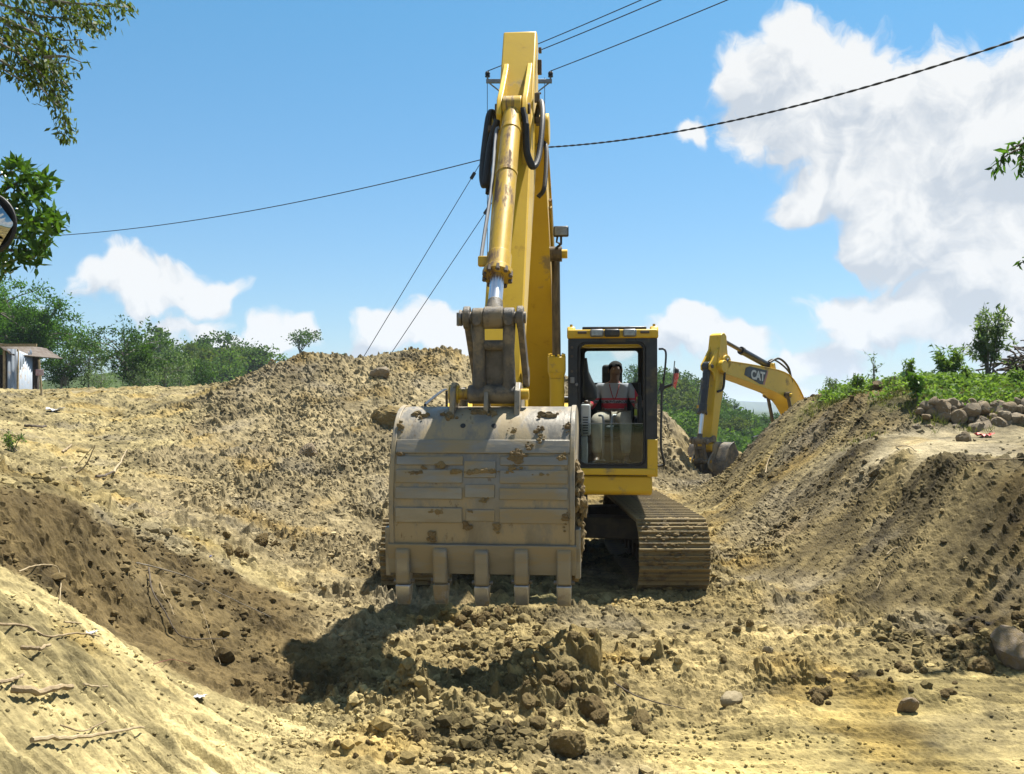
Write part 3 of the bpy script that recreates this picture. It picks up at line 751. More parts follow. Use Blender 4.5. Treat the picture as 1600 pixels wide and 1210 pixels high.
    # welded edge flanges along the boom
    for sgn, ln in ((1, up_), (-1, lo_)):
        fl = B()
        a_ = offset_poly(ln, .012 * sgn); b_ = offset_poly(ln, -.012 * sgn)
        fl.prism(a_ + b_[::-1], -bw - .022, bw + .022); fl.build('flange_plate', M_yel, bom, bevel=.004)
    bosses = B(); bosses.cyl((-bw - .1, -foot[0], foot[1]), (bw + .1, -foot[0], foot[1]), .16, n=24); bosses.build('pivot_boss', M_yel, bom, bevel=.01); bosses = B(); bosses.cyl((-bw - .07, -tip[0], tip[1]), (bw + .07, -tip[0], tip[1]), .15, n=24)
    bosses.build('pivot_boss', M_yel, bom, bevel=.01)
    # boom cylinders
    b0, b1, fr_ = J['bcyl']
    for sx in (-1, 1):
        x = sx * J['bcx']
        p0 = Vector((x, -b0[0], b0[1])); p1 = Vector((x, -b1[0], b1[1])); pm_ = p0.lerp(p1, fr_)
        c = B(); c.cyl(p0, p0.lerp(p1, fr_ * .80), .083, n=24); c.cyl(p0.lerp(p1, fr_ * .80), p0.lerp(p1, fr_ * .86), .083, .102, 24); c.cyl(p0.lerp(p1, fr_ * .86), pm_, .102, n=24)
        c.cyl(p0 + Vector((-.07, 0, 0)), p0 + Vector((.07, 0, 0)), .11, n=20)
        cyo = c.build('boom_cylinder', M_yel, root, bevel=.006)
        for k in range(10):
            a = k * .628; q = (p1 - p0).to_track_quat('Z', 'Y').to_matrix()
            bb = B(); u = q @ Vector((.085 * math.cos(a), .085 * math.sin(a), 0)); ax = (p1 - p0).normalized()
            bb.cyl(pm_ + u, pm_ + u + ax * .022, .014, n=6); bb.build('bolt', M_yel, cyo)
        rd = B(); rd.cyl(pm_, p1, .047, n=20); rd.cyl(p1 + Vector((-.07, 0, 0)), p1 + Vector((.07, 0, 0)), .085, n=20); rd.build('piston_rod', M_rodb, cyo)
    bp = B(); bp.cyl((-J['bcx'] - .13, -b1[0], b1[1]), (J['bcx'] + .13, -b1[0], b1[1]), .05, n=16)
    for sx in (-1, 1): bp.cyl((sx * bw, -b1[0], b1[1]), (sx * (J['bcx'] - .075), -b1[0], b1[1]), .10, .085, 20)
    bp.build('cylinder_pin', M_yel, root, bevel=.006)
    # ---------------- stick
    A, P = Vector(J['stick'][0]), Vector(J['stick'][1]); Ls = (P - A).length; u = (P - A) / Ls; nn = Vector((-u.y, u.x))
    def S(s, n): q = A + u * s + nn * n; return (q.x, q.y)
    k_ = Ls / 4.05; sd = J.get('sdepth', 1.0)
    out = [S(0, .06), S(-.03, .0), S(-.03, -.06), S(.02, -.14), S(.45 * k_, -.36 * sd), S(.80 * k_, -.50 * sd), S(1.05 * k_, -.52 * sd), S(1.4 * k_, -.44 * sd), S(2.6 * k_, -.27 * sd), S(Ls - .12, -.13), S(Ls + .04, -.11), S(Ls + .11, 0), S(Ls + .04, .10), S(Ls - .15, .12), S(2.6 * k_, .12), S(1.0 * k_, .13), S(.05, .12)]
    sw_ = .165
    so = B(); so.prism(out, -sw_, sw_); stick = so.build('stick', M_yel, root, bevel=.014)
    bosss = B(); bosss.cyl((-sw_ - .05, -P.x, P.y), (sw_ + .05, -P.x, P.y), .12, n=24); bosss.build('pivot_boss', M_yel, stick, bevel=.01); bosss = B(); pv = S(.95 * k_, -.30 * sd); bosss.cyl((-sw_ - .06, -pv[0], pv[1]), (sw_ + .06, -pv[0], pv[1]), .17, n=28)
    bosss.build('pivot_boss', M_yel, stick, bevel=.01)
    for sx in (-1, 1):                                   # gusset ears of the cylinder bracket
        e = B(); e.prism([S(.45 * k_, .115), S(.62 * k_, .17), S(1.05 * k_, .34), S(1.22 * k_, .42), S(1.38 * k_, .40), S(1.45 * k_, .25), S(1.75 * k_, .115)], sx * .115 - .025, sx * .115 + .025)
        e.build('bracket_ear', M_yel, stick, bevel=.008)
    CT = S(1.26 * k_, .33)
    # stick cylinder on top of the boom
    c0, c1 = J['scyl']; p0, p1 = Vector((0, -c0[0], c0[1])), Vector((0, -c1[0], c1[1])); pm_ = p0.lerp(p1, J.get('scf', .6))
    c = B(); c.cyl(p0, pm_, .088, n=24); c.cyl(pm_ - (p1 - p0).normalized() * .1, pm_, .105, n=24); sc_ = c.build('stick_cylinder', J.get('scm', M_yel2), root, bevel=.006)
    rd = B(); rd.cyl(pm_, p1, .05, n=18); rd.cyl(p1 + Vector((-.1, 0, 0)), p1 + Vector((.1, 0, 0)), .095, n=20); rd.build('piston_rod', M_rodb, sc_)
    lg = B()
    for x in (-.14, .14): lg.prism([(c0[0] - .25, c0[1] - .42), (c0[0] + .2, c0[1] - .36), (c0[0] + .09, c0[1] + .06), (c0[0] - .09, c0[1] + .06)], x - .02, x + .02)
    lg.cyl((-.18, -c0[0], c0[1]), (.18, -c0[0], c0[1]), .05, n=14); lg.build('cylinder_lug', M_yel, root, bevel=.006)
    # bucket cylinder down the face of the stick
    TPn, BPn = J['tp'], J['bp']
    p0 = Vector((0, -CT[0], CT[1])); p1 = Vector((0, -TPn[0], TPn[1])); ax = (p1 - p0).normalized(); fb = J.get('bcf', .82); pm_ = p0.lerp(p1, fb)
    c = B(); c.cyl(p0 + ax * .08, pm_, .088, n=28); c.cyl(pm_ - ax * .20, pm_ - ax * .02, .10, n=28); c.cyl(pm_ - ax * .03, pm_ + ax * .03, .118, n=24); c.cyl(p0 + Vector((-.085, 0, 0)), p0 + Vector((.085, 0, 0)), .115, n=24)
    for q in (.14, .42): c.cyl(p0.lerp(p1, q * fb), p0.lerp(p1, q * fb) + ax * .05, .094, n=28)
    bc = c.build('bucket_cylinder', J.get('bcm', M_yel2), root, bevel=.006)
    for k in range(10):
        a = k * .628 + .2; q = ax.to_track_quat('Z', 'Y').to_matrix(); uu = q @ Vector((.108 * math.cos(a), .108 * math.sin(a), 0))
        bb = B(); bb.cyl(pm_ + uu, pm_ + uu + ax * .05, .017, n=6); bb.build('bolt', M_rust, bc)
    rd = B(); rd.cyl(pm_, p1, .055, n=24); rd.build('piston_rod', M_chr, bc)
    re = B(); re.cyl(p1 + Vector((-.075, 0, 0)), p1 + Vector((.075, 0, 0)), .085, n=24); re.cyl(p1 - ax * .17, p1, .058, .075, 20); re.build('rod_eye', M_cast, bc, bevel=.01)
    pn = B(); pn.cyl((-.115 - .045, -CT[0], CT[1]), (.115 + .045, -CT[0], CT[1]), .05, n=18); pn.build('cylinder_pin', M_rust, stick)
    # supply pipe running down beside the barrel
    pp = B(); pa, pb = p0 + ax * .35 + Vector((-.13, 0, 0)), pm_ - ax * .14 + Vector((-.14, 0, 0))
    pp.tube(smoothpath([p0 + ax * .28 + Vector((-.10, -.02, 0)), pa, p0.lerp(p1, .5 * fb) + Vector((-.12, 0, 0)), pb - ax * .25, pb, pb + Vector((.05, 0, 0))], 5), .016, 8); pp.build('supply_pipe', M_galv, bc); pp = B(); pp.box(pb + Vector((.02, 0, 0)), (.09, .07, .08)); pp.build('pipe_elbow', M_yel2, bc, bevel=.01)
    # ---------------- linkage
    T3, B3 = Vector((0, -TPn[0], TPn[1])), Vector((0, -BPn[0], BPn[1])); dl = B3 - T3; ll = dl.length
    h = B()
    for sx in (-1, 1):
        x0, x1_ = sx * .118, sx * .112
        h.tube([T3 + Vector((x0, 0, .06)), T3 + Vector((x0, 0, -.06)), T3 + dl * .45 + Vector((x1_, -.02, 0)), T3 + dl * .80 + Vector((x1_ * 1.02, 0, 0)), B3 + Vector((x1_ * 1.05, 0, -.02))], .06, 14, [.045, .049, .046, .050, .064])
        h.cyl(T3 + Vector((x0 - .045, 0, 0)), T3 + Vector((x0 + .042, 0, 0)), .076, n=24)
    h.cyl(B3 + Vector((-.20, 0, 0)), B3 + Vector((.19, 0, 0)), .072, n=26)
    h.cyl(T3 + dl * .36 + Vector((-.1, 0, 0)), T3 + dl * .36 + Vector((.1, 0, 0)), .04, n=16)
    h.box(T3 + dl * .66 + Vector((0, .03, 0)), (.20, .03, ll * .6), Matrix.Rotation(math.atan2(dl.y, -dl.z), 3, 'X'))
    hl = h.build('bucket_link', M_cast, root, bevel=.012)
    for sx in (-1, 1):
        g_ = B(); g_.cyl(T3 + Vector((sx * .118, -.045, -.035)), T3 + Vector((sx * .118, -.095, -.035)), .03, n=14); g_.build('grease_boss', M_cast, hl)
    lk_end = S(Ls - .20, .06)
    for sx in (-1, 1):
        x = sx * .203; a = T3 + Vector((x, 0, 0)); b = Vector((x, -lk_end[0], lk_end[1]))
        s_ = B(); s_.cyl(a + Vector((-.025, 0, 0)), a + Vector((.025, 0, 0)), .088, n=22); s_.cyl(b + Vector((-.025, 0, 0)), b + Vector((.025, 0, 0)), .085, n=22)
        mid = (a + b) / 2; d = b - a; s_.box(mid, (.046, .12, d.length), Matrix.Rotation(math.atan2(-d.y, d.z), 3, 'X')); s_.build('side_link', M_cast, root, bevel=.008)
    pn = B(); pn.cyl(T3 + Vector((-.245, 0, 0)), T3 + Vector((.245, 0, 0)), .045, n=18); pn.cyl(T3 + Vector((-.262, 0, 0)), T3 + Vector((-.24, 0, 0)), .062, n=18); pn.box(T3 + Vector((-.272, 0, -.01)), (.02, .05, .10)); pn.build('link_pin', M_steel, root, bevel=.005)
    pn = B(); pn.cyl(B3 + Vector((-.34, 0, 0)), B3 + Vector((.265, 0, 0)), .043, n=18); pn.cyl(B3 + Vector((-.345, 0, 0)), B3 + Vector((-.27, 0, 0)), .075, n=20); pn.build('bucket_pin', M_yel2, root, bevel=.006)
    # ---------------- bucket (drawn in the pose of the near machine, then swung about the stick pin)
    O = (4.72, 2.08); cu = J.get('curl', 0.0)
    def bk(p): q = rot2(p, cu, O); return (q[0] - O[0] + P.x, q[1] - O[1] + P.y)
    shell = catmull2([(4.48, 1.86), (4.62, 1.99), (4.85, 2.03), (5.15, 2.035), (5.37, 1.935), (5.51, 1.71), (5.575, 1.42), (5.555, 1.12), (5.47, .83)], 5)
    bw2 = J.get('bhw', .655); bfac = bw2 / .655
    inn = offset_poly(shell, -.03)
    sb = B(); sb.prism([bk(p) for p in shell] + [bk(p) for p in inn[::-1]], -bw2, bw2); bucket = sb.build('bucket', J.get('bmat', M_bkt), root, bevel=.004)
    for sx in (-1, 1):
        sp2 = B(); sp2.prism([bk(p) for p in offset_poly(shell, .012)] + [bk((5.10, 1.05)), bk((4.66, 1.55))], sx * bw2 - .018, sx * bw2 + .018); sp2.build('side_plate', J.get('bmat', M_bkt), bucket, bevel=.006)
        sc2 = B(); sc2.prism([bk(p) for p in [(5.53, 1.16), (5.50, .80), (5.36, .78), (5.12, 1.02), (5.2, 1.16)]], sx * (bw2 + .038) - .020, sx * (bw2 + .038) + .020); sc2.build('side_cutter', M_wear, bucket, bevel=.006)
    # wear straps: (start, end along the shell as a share, x ranges)
    n_ = len(shell)
    def strap(t0, t1, x0, x1_, th, nm='wear_strap', mat=None):
        ts = [t0 + (t1 - t0) * i / 6 for i in range(7)]
        def at(t):
            f = t * (n_ - 1); i = min(int(f), n_ - 2); f -= i
            return (shell[i][0] * (1 - f) + shell[i + 1][0] * f, shell[i][1] * (1 - f) + shell[i + 1][1] * f)
        ln = [at(t) for t in ts]
        a_ = offset_poly(ln, th); b_ = offset_poly(ln, -.004)
        s_ = B(); s_.prism([bk(p) for p in a_] + [bk(p) for p in b_[::-1]], x0, x1_); s_.build(nm, mat or M_wear, bucket, bevel=.005)
    strap(.583, .630, -bw2 + .02, bw2 - .02, .014)
    for (a_, b_) in ((.640, .668), (.682, .722), (.735, .770), (.795, .840)):
        strap(a_, b_, -bw2 + .03, -.135, .014 if a_ > .7 else .012); strap(a_, b_, .135, bw2 - .03, .014 if a_ > .7 else .012)
    strap(.655, .705, -.125, .105, .014); strap(.725, .765, -.115, .10, .014); strap(.80, .835, -.11, .10, .010)
    strap(.905, 1.0, -bw2 - .03, bw2 + .03, .034, 'lip_plate')
    for x in (-.155, .075):
        i = int(.545 * (n_ - 1)); q = bk(shell[i]); t_ = Vector((shell[i + 1][0] - shell[i][0], shell[i + 1][1] - shell[i][1])).normalized(); nq = rot2((-t_.y, t_.x), cu)
        hc = B(); c_ = Vector((x, -q[0], q[1])); d_ = Vector((0, -nq[0], nq[1])); hc.cyl(c_ - d_ * .01, c_ + d_ * .003, .020, n=16); hc.build('drain_hole', M_rub, bucket)
    for i in range(5):
        x = (-.585 + i * .2925) * bfac
        ad = B(); ad.prism([bk(p) for p in [(5.505, 1.02), (5.555, 1.025), (5.590, 1.0), (5.575, .85), (5.560, .755), (5.44, .745), (5.44, .83), (5.505, .85)]], x - .052, x + .052)
        ado = ad.build('tooth_adapter', M_wear, bucket, bevel=.016); ado.location = (random.uniform(-.012, .012), random.uniform(-.006, .006), random.uniform(-.010, .012))
        tpb = B(); a4 = [(5.566, .752), (5.55, .66), (5.505, .598), (5.485, .598), (5.45, .66), (5.435, .75)]
        n6 = len(a4); vs = [(x - (.055 - .006 * (z_ < .7)), -bk((f_, z_))[0], bk((f_, z_))[1]) for f_, z_ in a4] + [(x + (.055 - .006 * (z_ < .7)), -bk((f_, z_))[0], bk((f_, z_))[1]) for f_, z_ in a4]
        tpb.add(vs, [list(range(n6))[::-1], list(range(n6, 2 * n6))] + [[k, (k + 1) % n6, n6 + (k + 1) % n6, n6 + k] for k in range(n6)])
        tpb.build('tooth_tip', M_tooth, ado, bevel=.012)
        rt = B(); q = bk((5.5, .77)); rt.cyl((x - .075, -q[0], q[1]), (x + .075, -q[0], q[1]), .015, n=10); rt.build('retainer_pin', M_steel, ado)
    for x in (-.255, .0, .235):
        e = B(); w_ = .02
        if abs(x) < .1: e.prism([bk(p) for p in [(5.30, 1.95), (5.30, 2.06), (5.26, 2.15), (5.16, 2.15), (5.08, 2.03)]], x - w_ * .8, x + w_ * .8)
        else: e.prism([bk(p) for p in [(4.56, 1.9), (4.58, 2.12), (4.70, 2.2), (4.86, 2.14), (5.06, 2.22), (5.20, 2.225), (5.28, 2.16), (5.32, 1.95), (4.9, 1.95)]], x - w_, x + w_)
        e.build('pin_lug', M_bkt, bucket, bevel=.006)
    bucket.location.x = J.get('bx', 0.0)
    return root, bucket, bk, S, bom, stick, bw, k_

# near machine
J1 = dict(gauge=2.80, shoe=.77, boom=[(.35, 1.85), (.95, 2.95), (1.62, 3.80), (2.28, 4.40), (2.98, 4.78)], boomd=[.20, .34, .42, .33, .21], bcyl=((1.40, 1.42), (1.86, 3.73), .52), bcx=.30,
          stick=((2.8, 5.76), (4.72, 2.08)), scyl=((1.55, 4.70), (2.66, 5.58)), tp=(5.20, 2.715), bp=(5.16, 2.135), bcf=.82, bx=-.05)
YAW1 = R(-5.5)
ex1, bk1, bkf, S1, boom1, stick1, bw1, k1 = make_excavator('excavator', (.36, 12.45, 0), YAW1, -YAW1, J1)
tag(ex1, 'yellow excavator facing the camera with its muddy bucket lowered and a driver in the cab', 'excavator')

# hoses, lamp and fittings on the near machine
def q3(x, s, n): a = S1(s, n); return Vector((x, -a[0], a[1]))
hs = MB(); hs.tube(smoothpath([q3(.17, 1.05, -.10), q3(.23, .98, .10), q3(.27, 1.3, .24), q3(.25, 1.80, .26), q3(.20, 1.96, .30), q3(.15, 1.82, .34), q3(.13, 1.5, .36), q3(.10, 1.36, .40)], 6), .027, 10)
for k in range(26):
    a = smoothpath([q3(.20, 1.96, .30), q3(.15, 1.82, .34), q3(.13, 1.5, .36)], 13)[k]; b = a + Vector((.0, 0, .012)); hs.cyl(a - Vector((0, 0, .006)), b, .032, n=10)
hs.build('hydraulic_hose', M_rub, ex1)
hs = MB(); hs.tube(smoothpath([q3(-.18, 1.0, -.15), q3(-.26, .95, -.05), q3(-.28, 1.3, .0), q3(-.27, 1.85, .1), q3(-.23, 2.0, .14), q3(-.20, 1.6, .2), q3(-.13, 1.42, .33)], 6), .034, 10); hs.build('hydraulic_hose', M_rub, ex1)
hs = MB(); hs.tube(smoothpath([q3(-.19, .9, -.3), q3(-.25, 1.05, -.2), q3(-.245, 1.5, -.1), q3(-.235, 1.95, -.05)], 6), .022, 8); hs.build('hydraulic_hose', M_rub, ex1)
hs = MB(); hs.tube(smoothpath([q3(.19, 1.1, -.3), q3(.27, 1.2, -.28), q3(.27, 1.7, -.26), q3(.21, 1.8, -.3)], 6), .022, 8); hs.build('hydraulic_hose', M_rub, ex1)
for c_, s_ in ((q3(.20, .22, .03), (.03, .05, .05)), (q3(.20, .42, .0), (.04, .05, .14)), (q3(.20, .95, .12), (.05, .03, .09)), (q3(.215, 1.18, .05), (.05, .10, .06)), (q3(-.19, 1.45, .25), (.07, .06, .05)), (q3(.205, .82, .05), (.05, .02, .02))):
    ft = MB(); ft.box(c_, s_); ft.build('hose_clamp', M_rust, ex1, bevel=.006)
pl = MB(); pl.tube([Vector((.255, -2.1, 4.2)), Vector((.255, -1.75, 3.9)), Vector((.255, -1.1, 3.15)), Vector((.255, -.6, 2.4))], .02, 8); pl.tube([Vector((.255, -2.1, 4.28)), Vector((.255, -1.7, 3.97)), Vector((.255, -1.05, 3.22)), Vector((.255, -.55, 2.45))], .02, 8); pl.build('boom_pipe', M_yel2, ex1)
wl = MB(); c_ = Vector((.365, -1.98, 3.955)); wl.box(c_, (.165, .06, .115)); wlo = wl.build('work_lamp', M_blk, ex1, bevel=.015)
wl = MB(); wl.box(c_ + Vector((0, -.033, 0)), (.14, .008, .09)); wl.build('lens', M_lens, wlo, bevel=.003)
wl = MB(); wl.tube([c_ + Vector((0, .0, -.06)), c_ + Vector((0, .02, -.13)), c_ + Vector((-.1, .1, -.2))], .014, 6); wl.tube([c_ + Vector((-.04, .0, -.06)), c_ + Vector((-.05, .02, -.11)), c_ + Vector((0, .03, -.13))], .012, 6); wl.build('bracket', M_blk, wlo)
# earth stuck to the bucket
def on_bucket(x, F, z): q = bkf((F, z)); return (x, -q[0], q[1])
def mud_patch(x, F, z, w, h, seed, n=9):
    """a smear of earth stuck to the shell: a cluster of small flat crumbs in one mesh"""
    r = random.Random(seed); V_, F_ = [], []; off = 0
    for k in range(n):
        v, f = LUMP2[r.randrange(len(LUMP2))]; a, b = r.gauss(0, .42), r.gauss(0, .42); s = math.sqrt(h * w) * r.uniform(.22, .62) * math.exp(-(a * a + b * b))
        q = on_bucket(x + a * w, F, z + b * h); zz = q[2]
        i_ = min(range(len(SH1)), key=lambda m: abs(SH1[m][1] - (z + b * h)) + (5 if SH1[m][0] < 5.0 else 0)); q = on_bucket(x + a * w, SH1[i_][0] + .012, z + b * h)
        rm = np.array(Euler((r.uniform(0, 6), r.uniform(0, 6), r.uniform(0, 6))).to_matrix())
        vv = (v @ rm.T) * s * np.array([1.2, .42, .9]) + np.array(q); V_.append(vv); F_.append(f + off); off += len(v)
    o = np_mesh('stuck_mud', np.concatenate(V_), np.concatenate(F_), M_mud if seed % 2 else M_mudd, bk1, False)
SH1 = catmull2([(4.48, 1.86), (4.62, 1.99), (4.85, 2.03), (5.15, 2.035), (5.37, 1.935), (5.51, 1.71), (5.575, 1.42), (5.555, 1.12), (5.47, .83)], 12)
for i, (x, z, w_, h_, n_) in enumerate([(-.05, 2.0, .10, .03, 16), (.05, 1.99, .06, .03, 10), (-.28, 1.97, .10, .03, 10), (.22, 1.86, .05, .03, 7), (.40, 1.88, .05, .04, 9), (.42, 1.80, .03, .05, 9), (.26, 1.68, .07, .07, 20), (.24, 1.60, .06, .03, 10), (.34, 1.74, .05, .04, 9), (-.30, 1.62, .06, .03, 12), (-.42, 1.60, .04, .02, 8), (.58, 1.68, .04, .05, 10), (-.60, 1.70, .04, .03, 8),
        (-.33, 1.285, .07, .03, 14), (-.08, 1.28, .03, .02, 6), (.02, 1.375, .05, .03, 10), (-.10, 1.18, .05, .04, 12), (.12, 1.18, .04, .05, 12), (-.36, 1.10, .04, .06, 12), (-.06, 1.02, .20, .012, 16), (.25, 1.02, .12, .012, 10), (-.05, 1.57, .30, .012, 24), (-.45, 1.56, .12, .012, 12), (.45, 1.56, .1, .012, 8), (.60, 1.25, .03, .09, 10), (-.62, 1.9, .03, .06, 8), (.62, 1.9, .03, .06, 9), (-.5, 1.98, .1, .03, 9), (.45, 1.98, .12, .03, 10)]):
    mud_patch(x, 5.5, z, w_, h_, 500 + i, n_)
rs = random.Random(4); V_, F_ = [], []; off = 0
for i in range(150):                                     # earth packed along the outside of the side plate
    t = rs.random() ** .9; z = 1.62 - .86 * t; v, f = LUMP2[i % len(LUMP2)]; bul = math.sin(min(1, t * 1.15) * math.pi) ** .7
    s = rs.uniform(.02, .05); rm = np.array(Euler((rs.uniform(0, 6), rs.uniform(0, 6), rs.uniform(0, 6))).to_matrix())
    q = on_bucket(.665 + rs.random() * (.012 + .060 * bul), 5.50 - rs.uniform(0, .20) - .07 * t, z)
    V_.append((v @ rm.T) * s * np.array([.8, 1, 1.1]) + np.array(q)); F_.append(f + off); off += len(v)
np_mesh('packed_earth', np.concatenate(V_), np.concatenate(F_), M_mud, bk1, False)
rs = random.Random(14); V_, F_ = [], []; off = 0
for i in range(420):
    v, f = LUMP1[i % len(LUMP1)]; sd_ = 1 if rs.random() < .75 else -1; t = rs.random(); cxx = sd_ * 1.40 + rs.uniform(-.37, .37)
    if t < .6: y_, z_ = -1.70 + 3.2 * rs.random() ** 1.6, .405 + .36 + .03
    else: a_ = rs.uniform(0, 1.9); y_, z_ = -1.70 - .395 * math.sin(a_), .405 + .395 * math.cos(a_)
    s = rs.uniform(.012, .042); rm = np.array(Euler((rs.uniform(0, 6), rs.uniform(0, 6), rs.uniform(0, 6))).to_matrix()); q = np.array(Matrix.Rotation(-YAW1, 3, 'Z') @ Vector((cxx, y_, z_)))
    V_.append((v @ rm.T) * s * np.array([1.4, 1, .7]) + q); F_.append(f + off); off += len(v)
o = np_mesh('track_mud', np.concatenate(V_), np.concatenate(F_), M_mud, ex1, False); o['kind'] = 'stuff'
# dusty mud on the lower boom link ends and tracks comes from the materials

# ------------------------------------------------------------------ cab of the near machine
def make_cab(root):
    x0, x1, F0, F1, z0, z1 = .425, 1.425, -.22, 1.57, 1.275, 2.92
    cab = MB()                                                   # black front frame with rounded opening
    ring(cab, rrect(x0, x1, z0 + .075, z1 - .09, .03), rrect(x0 + .115, x1 - .135, z0 + .115, z1 - .145, .085), -F1, -F1 + .10)
    fr = cab.build('front_frame', M_blk, root, bevel=.012)
    gs = MB(); ring(gs, rrect(x0 + .116, x1 - .136, z0 + .116, z1 - .146, .085), rrect(x0 + .135, x1 - .155, z0 + .135, z1 - .165, .075), -F1 - .006, -F1 + .06); gs.build('rubber_seal', M_rub, fr, bevel=.004)
    rf = MB(); ring(rf, rrect(x0 - .01, x1 + .01, F0 - .03, F1 + .025, .03), rrect(x0 + .14, x1 - .14, .12, 1.22, .06), z1 - .10, z1); rf.v = [Vector((p.x, -p.z, p.y)) for p in rf.v]; rf.build('cab_roof', M_yel, root, bevel=.02, seg=3)
    sg = MB(); sg.box(((x0 + x1) / 2, -.67, z1 - .01), (x1 - x0 - .25, 1.14, .01)); sg.build('skylight', M_glass, root)
    rv = MB(); rv.box(((x0 + x1) / 2 + .02, -F1 + .12, z1 + .015), (.72, .24, .035)); rv.build('roof_visor', M_blk, root, bevel=.012)
    for sx, xx in ((-1, x0 + .035), (1, x1 - .035)):
        cc = MB(); cc.prism([(F1 - .1, z1 - .10), (F1 + .028, z1 - .10), (F1 + .028, z1 - .02), (F1 - .02, z1 + .035), (F1 - .1, z1 + .04)], xx - .045, xx + .045); co = cc.build('roof_corner', M_yel, root, bevel=.015)
        kn = MB(); kn.cyl((xx, -F1 + .05, z1 + .03), (xx, -F1 + .05, z1 + .062), .016, n=12); kn.build('lifting_eye', M_yel, co)
    for xx, w_ in ((.75, .15), (.92, .17), (1.115, .15)):
        l_ = MB(); l_.box((xx, -F1 - .045, z1 - .045), (w_, .09, .085)); lo = l_.build('cab_lamp', M_blk if w_ > .16 else M_galv, root, bevel=.018)
        if w_ < .16:
            l_ = MB(); l_.box((xx, -F1 - .092, z1 - .045), (w_ - .03, .006, .06)); l_.build('lens', M_lens, lo, bevel=.002)
    for xx in (.585, 1.285):
        l_ = MB(); l_.box((xx, -F1 - .035, z1 - .035), (.10, .02, .03)); l_.build('marker_lamp', M_rust, root, bevel=.006)
    # sides, rear and floor
    rp = MB()
    for xx in (x0 + .05, x1 - .05):
        rp.box((xx, -F0 - .05, (z0 + z1) / 2), (.10, .10, z1 - z0 - .2)); rp.box((xx, -(F0 + F1) / 2 + .1, (z0 + z1) / 2), (.07, .10, z1 - z0 - .2))
    rp.build('rear_pillars' if False else 'pillar_frame', M_blk, root, bevel=.015)
    sd = MB(); sd.box((x1 - .03, -(F0 + F1) / 2 + .02, 1.50), (.045, 1.5, .42)); sd.build('door_panel', M_yel, root, bevel=.02)
    sd = MB(); sd.box((x0 + .03, -(F0 + F1) / 2 + .02, 1.60), (.045, 1.5, .62)); sd.build('side_panel', M_blk, root, bevel=.02)
    for xx in (x0 + .03, x1 - .03):
        zb = 1.92 if xx < .9 else 1.72
        wn = MB(); wn.box((xx, -(F0 + F1) / 2 + .02, (zb + 2.80) / 2), (.008, 1.5, 2.80 - zb)); wn.build('side_window', M_glass, root)
    rw = MB(); ring(rw, rrect(x0 + .06, x1 - .06, z0, z1 - .1, .02), rrect(.58, 1.27, 2.37, 2.785, .04), -F0 - .03, -F0 + .02); rw.build('rear_wall', M_int, root, bevel=.008)
    rg = MB(); rg.box((.925, -F0 + .0, 2.58), (.70, .008, .42)); rg.build('rear_window', M_glass, root)
    fl = MB(); fl.box((.925, -(F0 + F1) / 2, z0 + .03), (.96, F1 - F0 - .06, .06)); fl.build('cab_floor', M_int, root)
    yb = MB(); yb.box((.95, -F1 - .012, z0 + .045), (.90, .05, .075)); yb.build('front_sill', M_yel, root, bevel=.012)
    yc = MB(); yc.box((x1 - .055, -F1 - .010, 1.475), (.115, .03, .42)); yc.build('pillar_cover', M_yel, root, bevel=.01)
    lg = MB(); lg.prism([(F1 - .03, z0 + .12), (F1 - .02, z0 + .12), (F1 - .02, 1.86), (F1 - .03, 1.86)], x0 + .12, x1 - .14); lgo = lg.build('lower_windscreen', M_glassf, root)
    le = MB(); le.box(((x0 + x1) / 2 - .01, -F1 + .025, 1.862), (.74, .012, .008)); le.build('glass_edge', M_galv, lgo)
    hl = MB(); hl.box((x0 + .05, -F1 - .015, 2.35), (.05, .03, .07)); hl.cyl((x0 + .10, -F1 - .02, 2.30), (x0 + .10, -F1 - .05, 2.30), .018, n=12); hl.build('door_catch', M_galv, fr, bevel=.006)
    for z in (2.72, 2.62, 2.45, 2.02):
        bt = MB(); bt.cyl((x0 + .045, -F1 - .0, z), (x0 + .045, -F1 - .012, z), .016, n=8); bt.build('bolt', M_rust, fr)
    # mirror stay and hand rail on the door side
    mr_ = MB(); X = x1 + .02
    mr_.tube(smoothpath([(X, -F1 + .05, 2.70), (X + .06, -F1 + .02, 2.69), (X + .075, -F1, 2.6), (X + .045, -F1, 2.30), (X + .04, -F1, 2.27)], 5), .012, 8)
    mr_.tube(smoothpath([(X + .0, -F1 + .02, 2.24), (X + .07, -F1, 2.27), (X + .15, -F1 - .02, 2.30)], 5), .018, 8)
    mr_.tube(smoothpath([(X + .03, -F1, 2.30), (X + .025, -F1, 2.0), (X + .02, -F1, 1.62), (X + .055, -F1 + .02, 1.42), (X + .04, -F1 + .04, 1.39), (X - .04, -F1 + .06, 1.385)], 6), .013, 8)
    mr_.box((X + .03, -F1 + .0, 2.27), (.05, .05, .08)); mr_.build('mirror_stay', M_blk, root)
    # inside
    st = MB(); st.box((.93, -.45, 2.44), (.25, .10, .27)); st.build('headrest', M_int, root, bevel=.04, seg=3)
    st = MB(); st.box((.93, -.44, 2.10), (.50, .14, .46)); st.build('seat_back', M_int, root, bevel=.05, seg=3)
    st = MB(); st.box((.93, -.72, 1.76), (.50, .52, .14)); st.box((.93, -.70, 1.52), (.40, .40, .36)); st.build('seat', M_int, root, bevel=.04, seg=3)
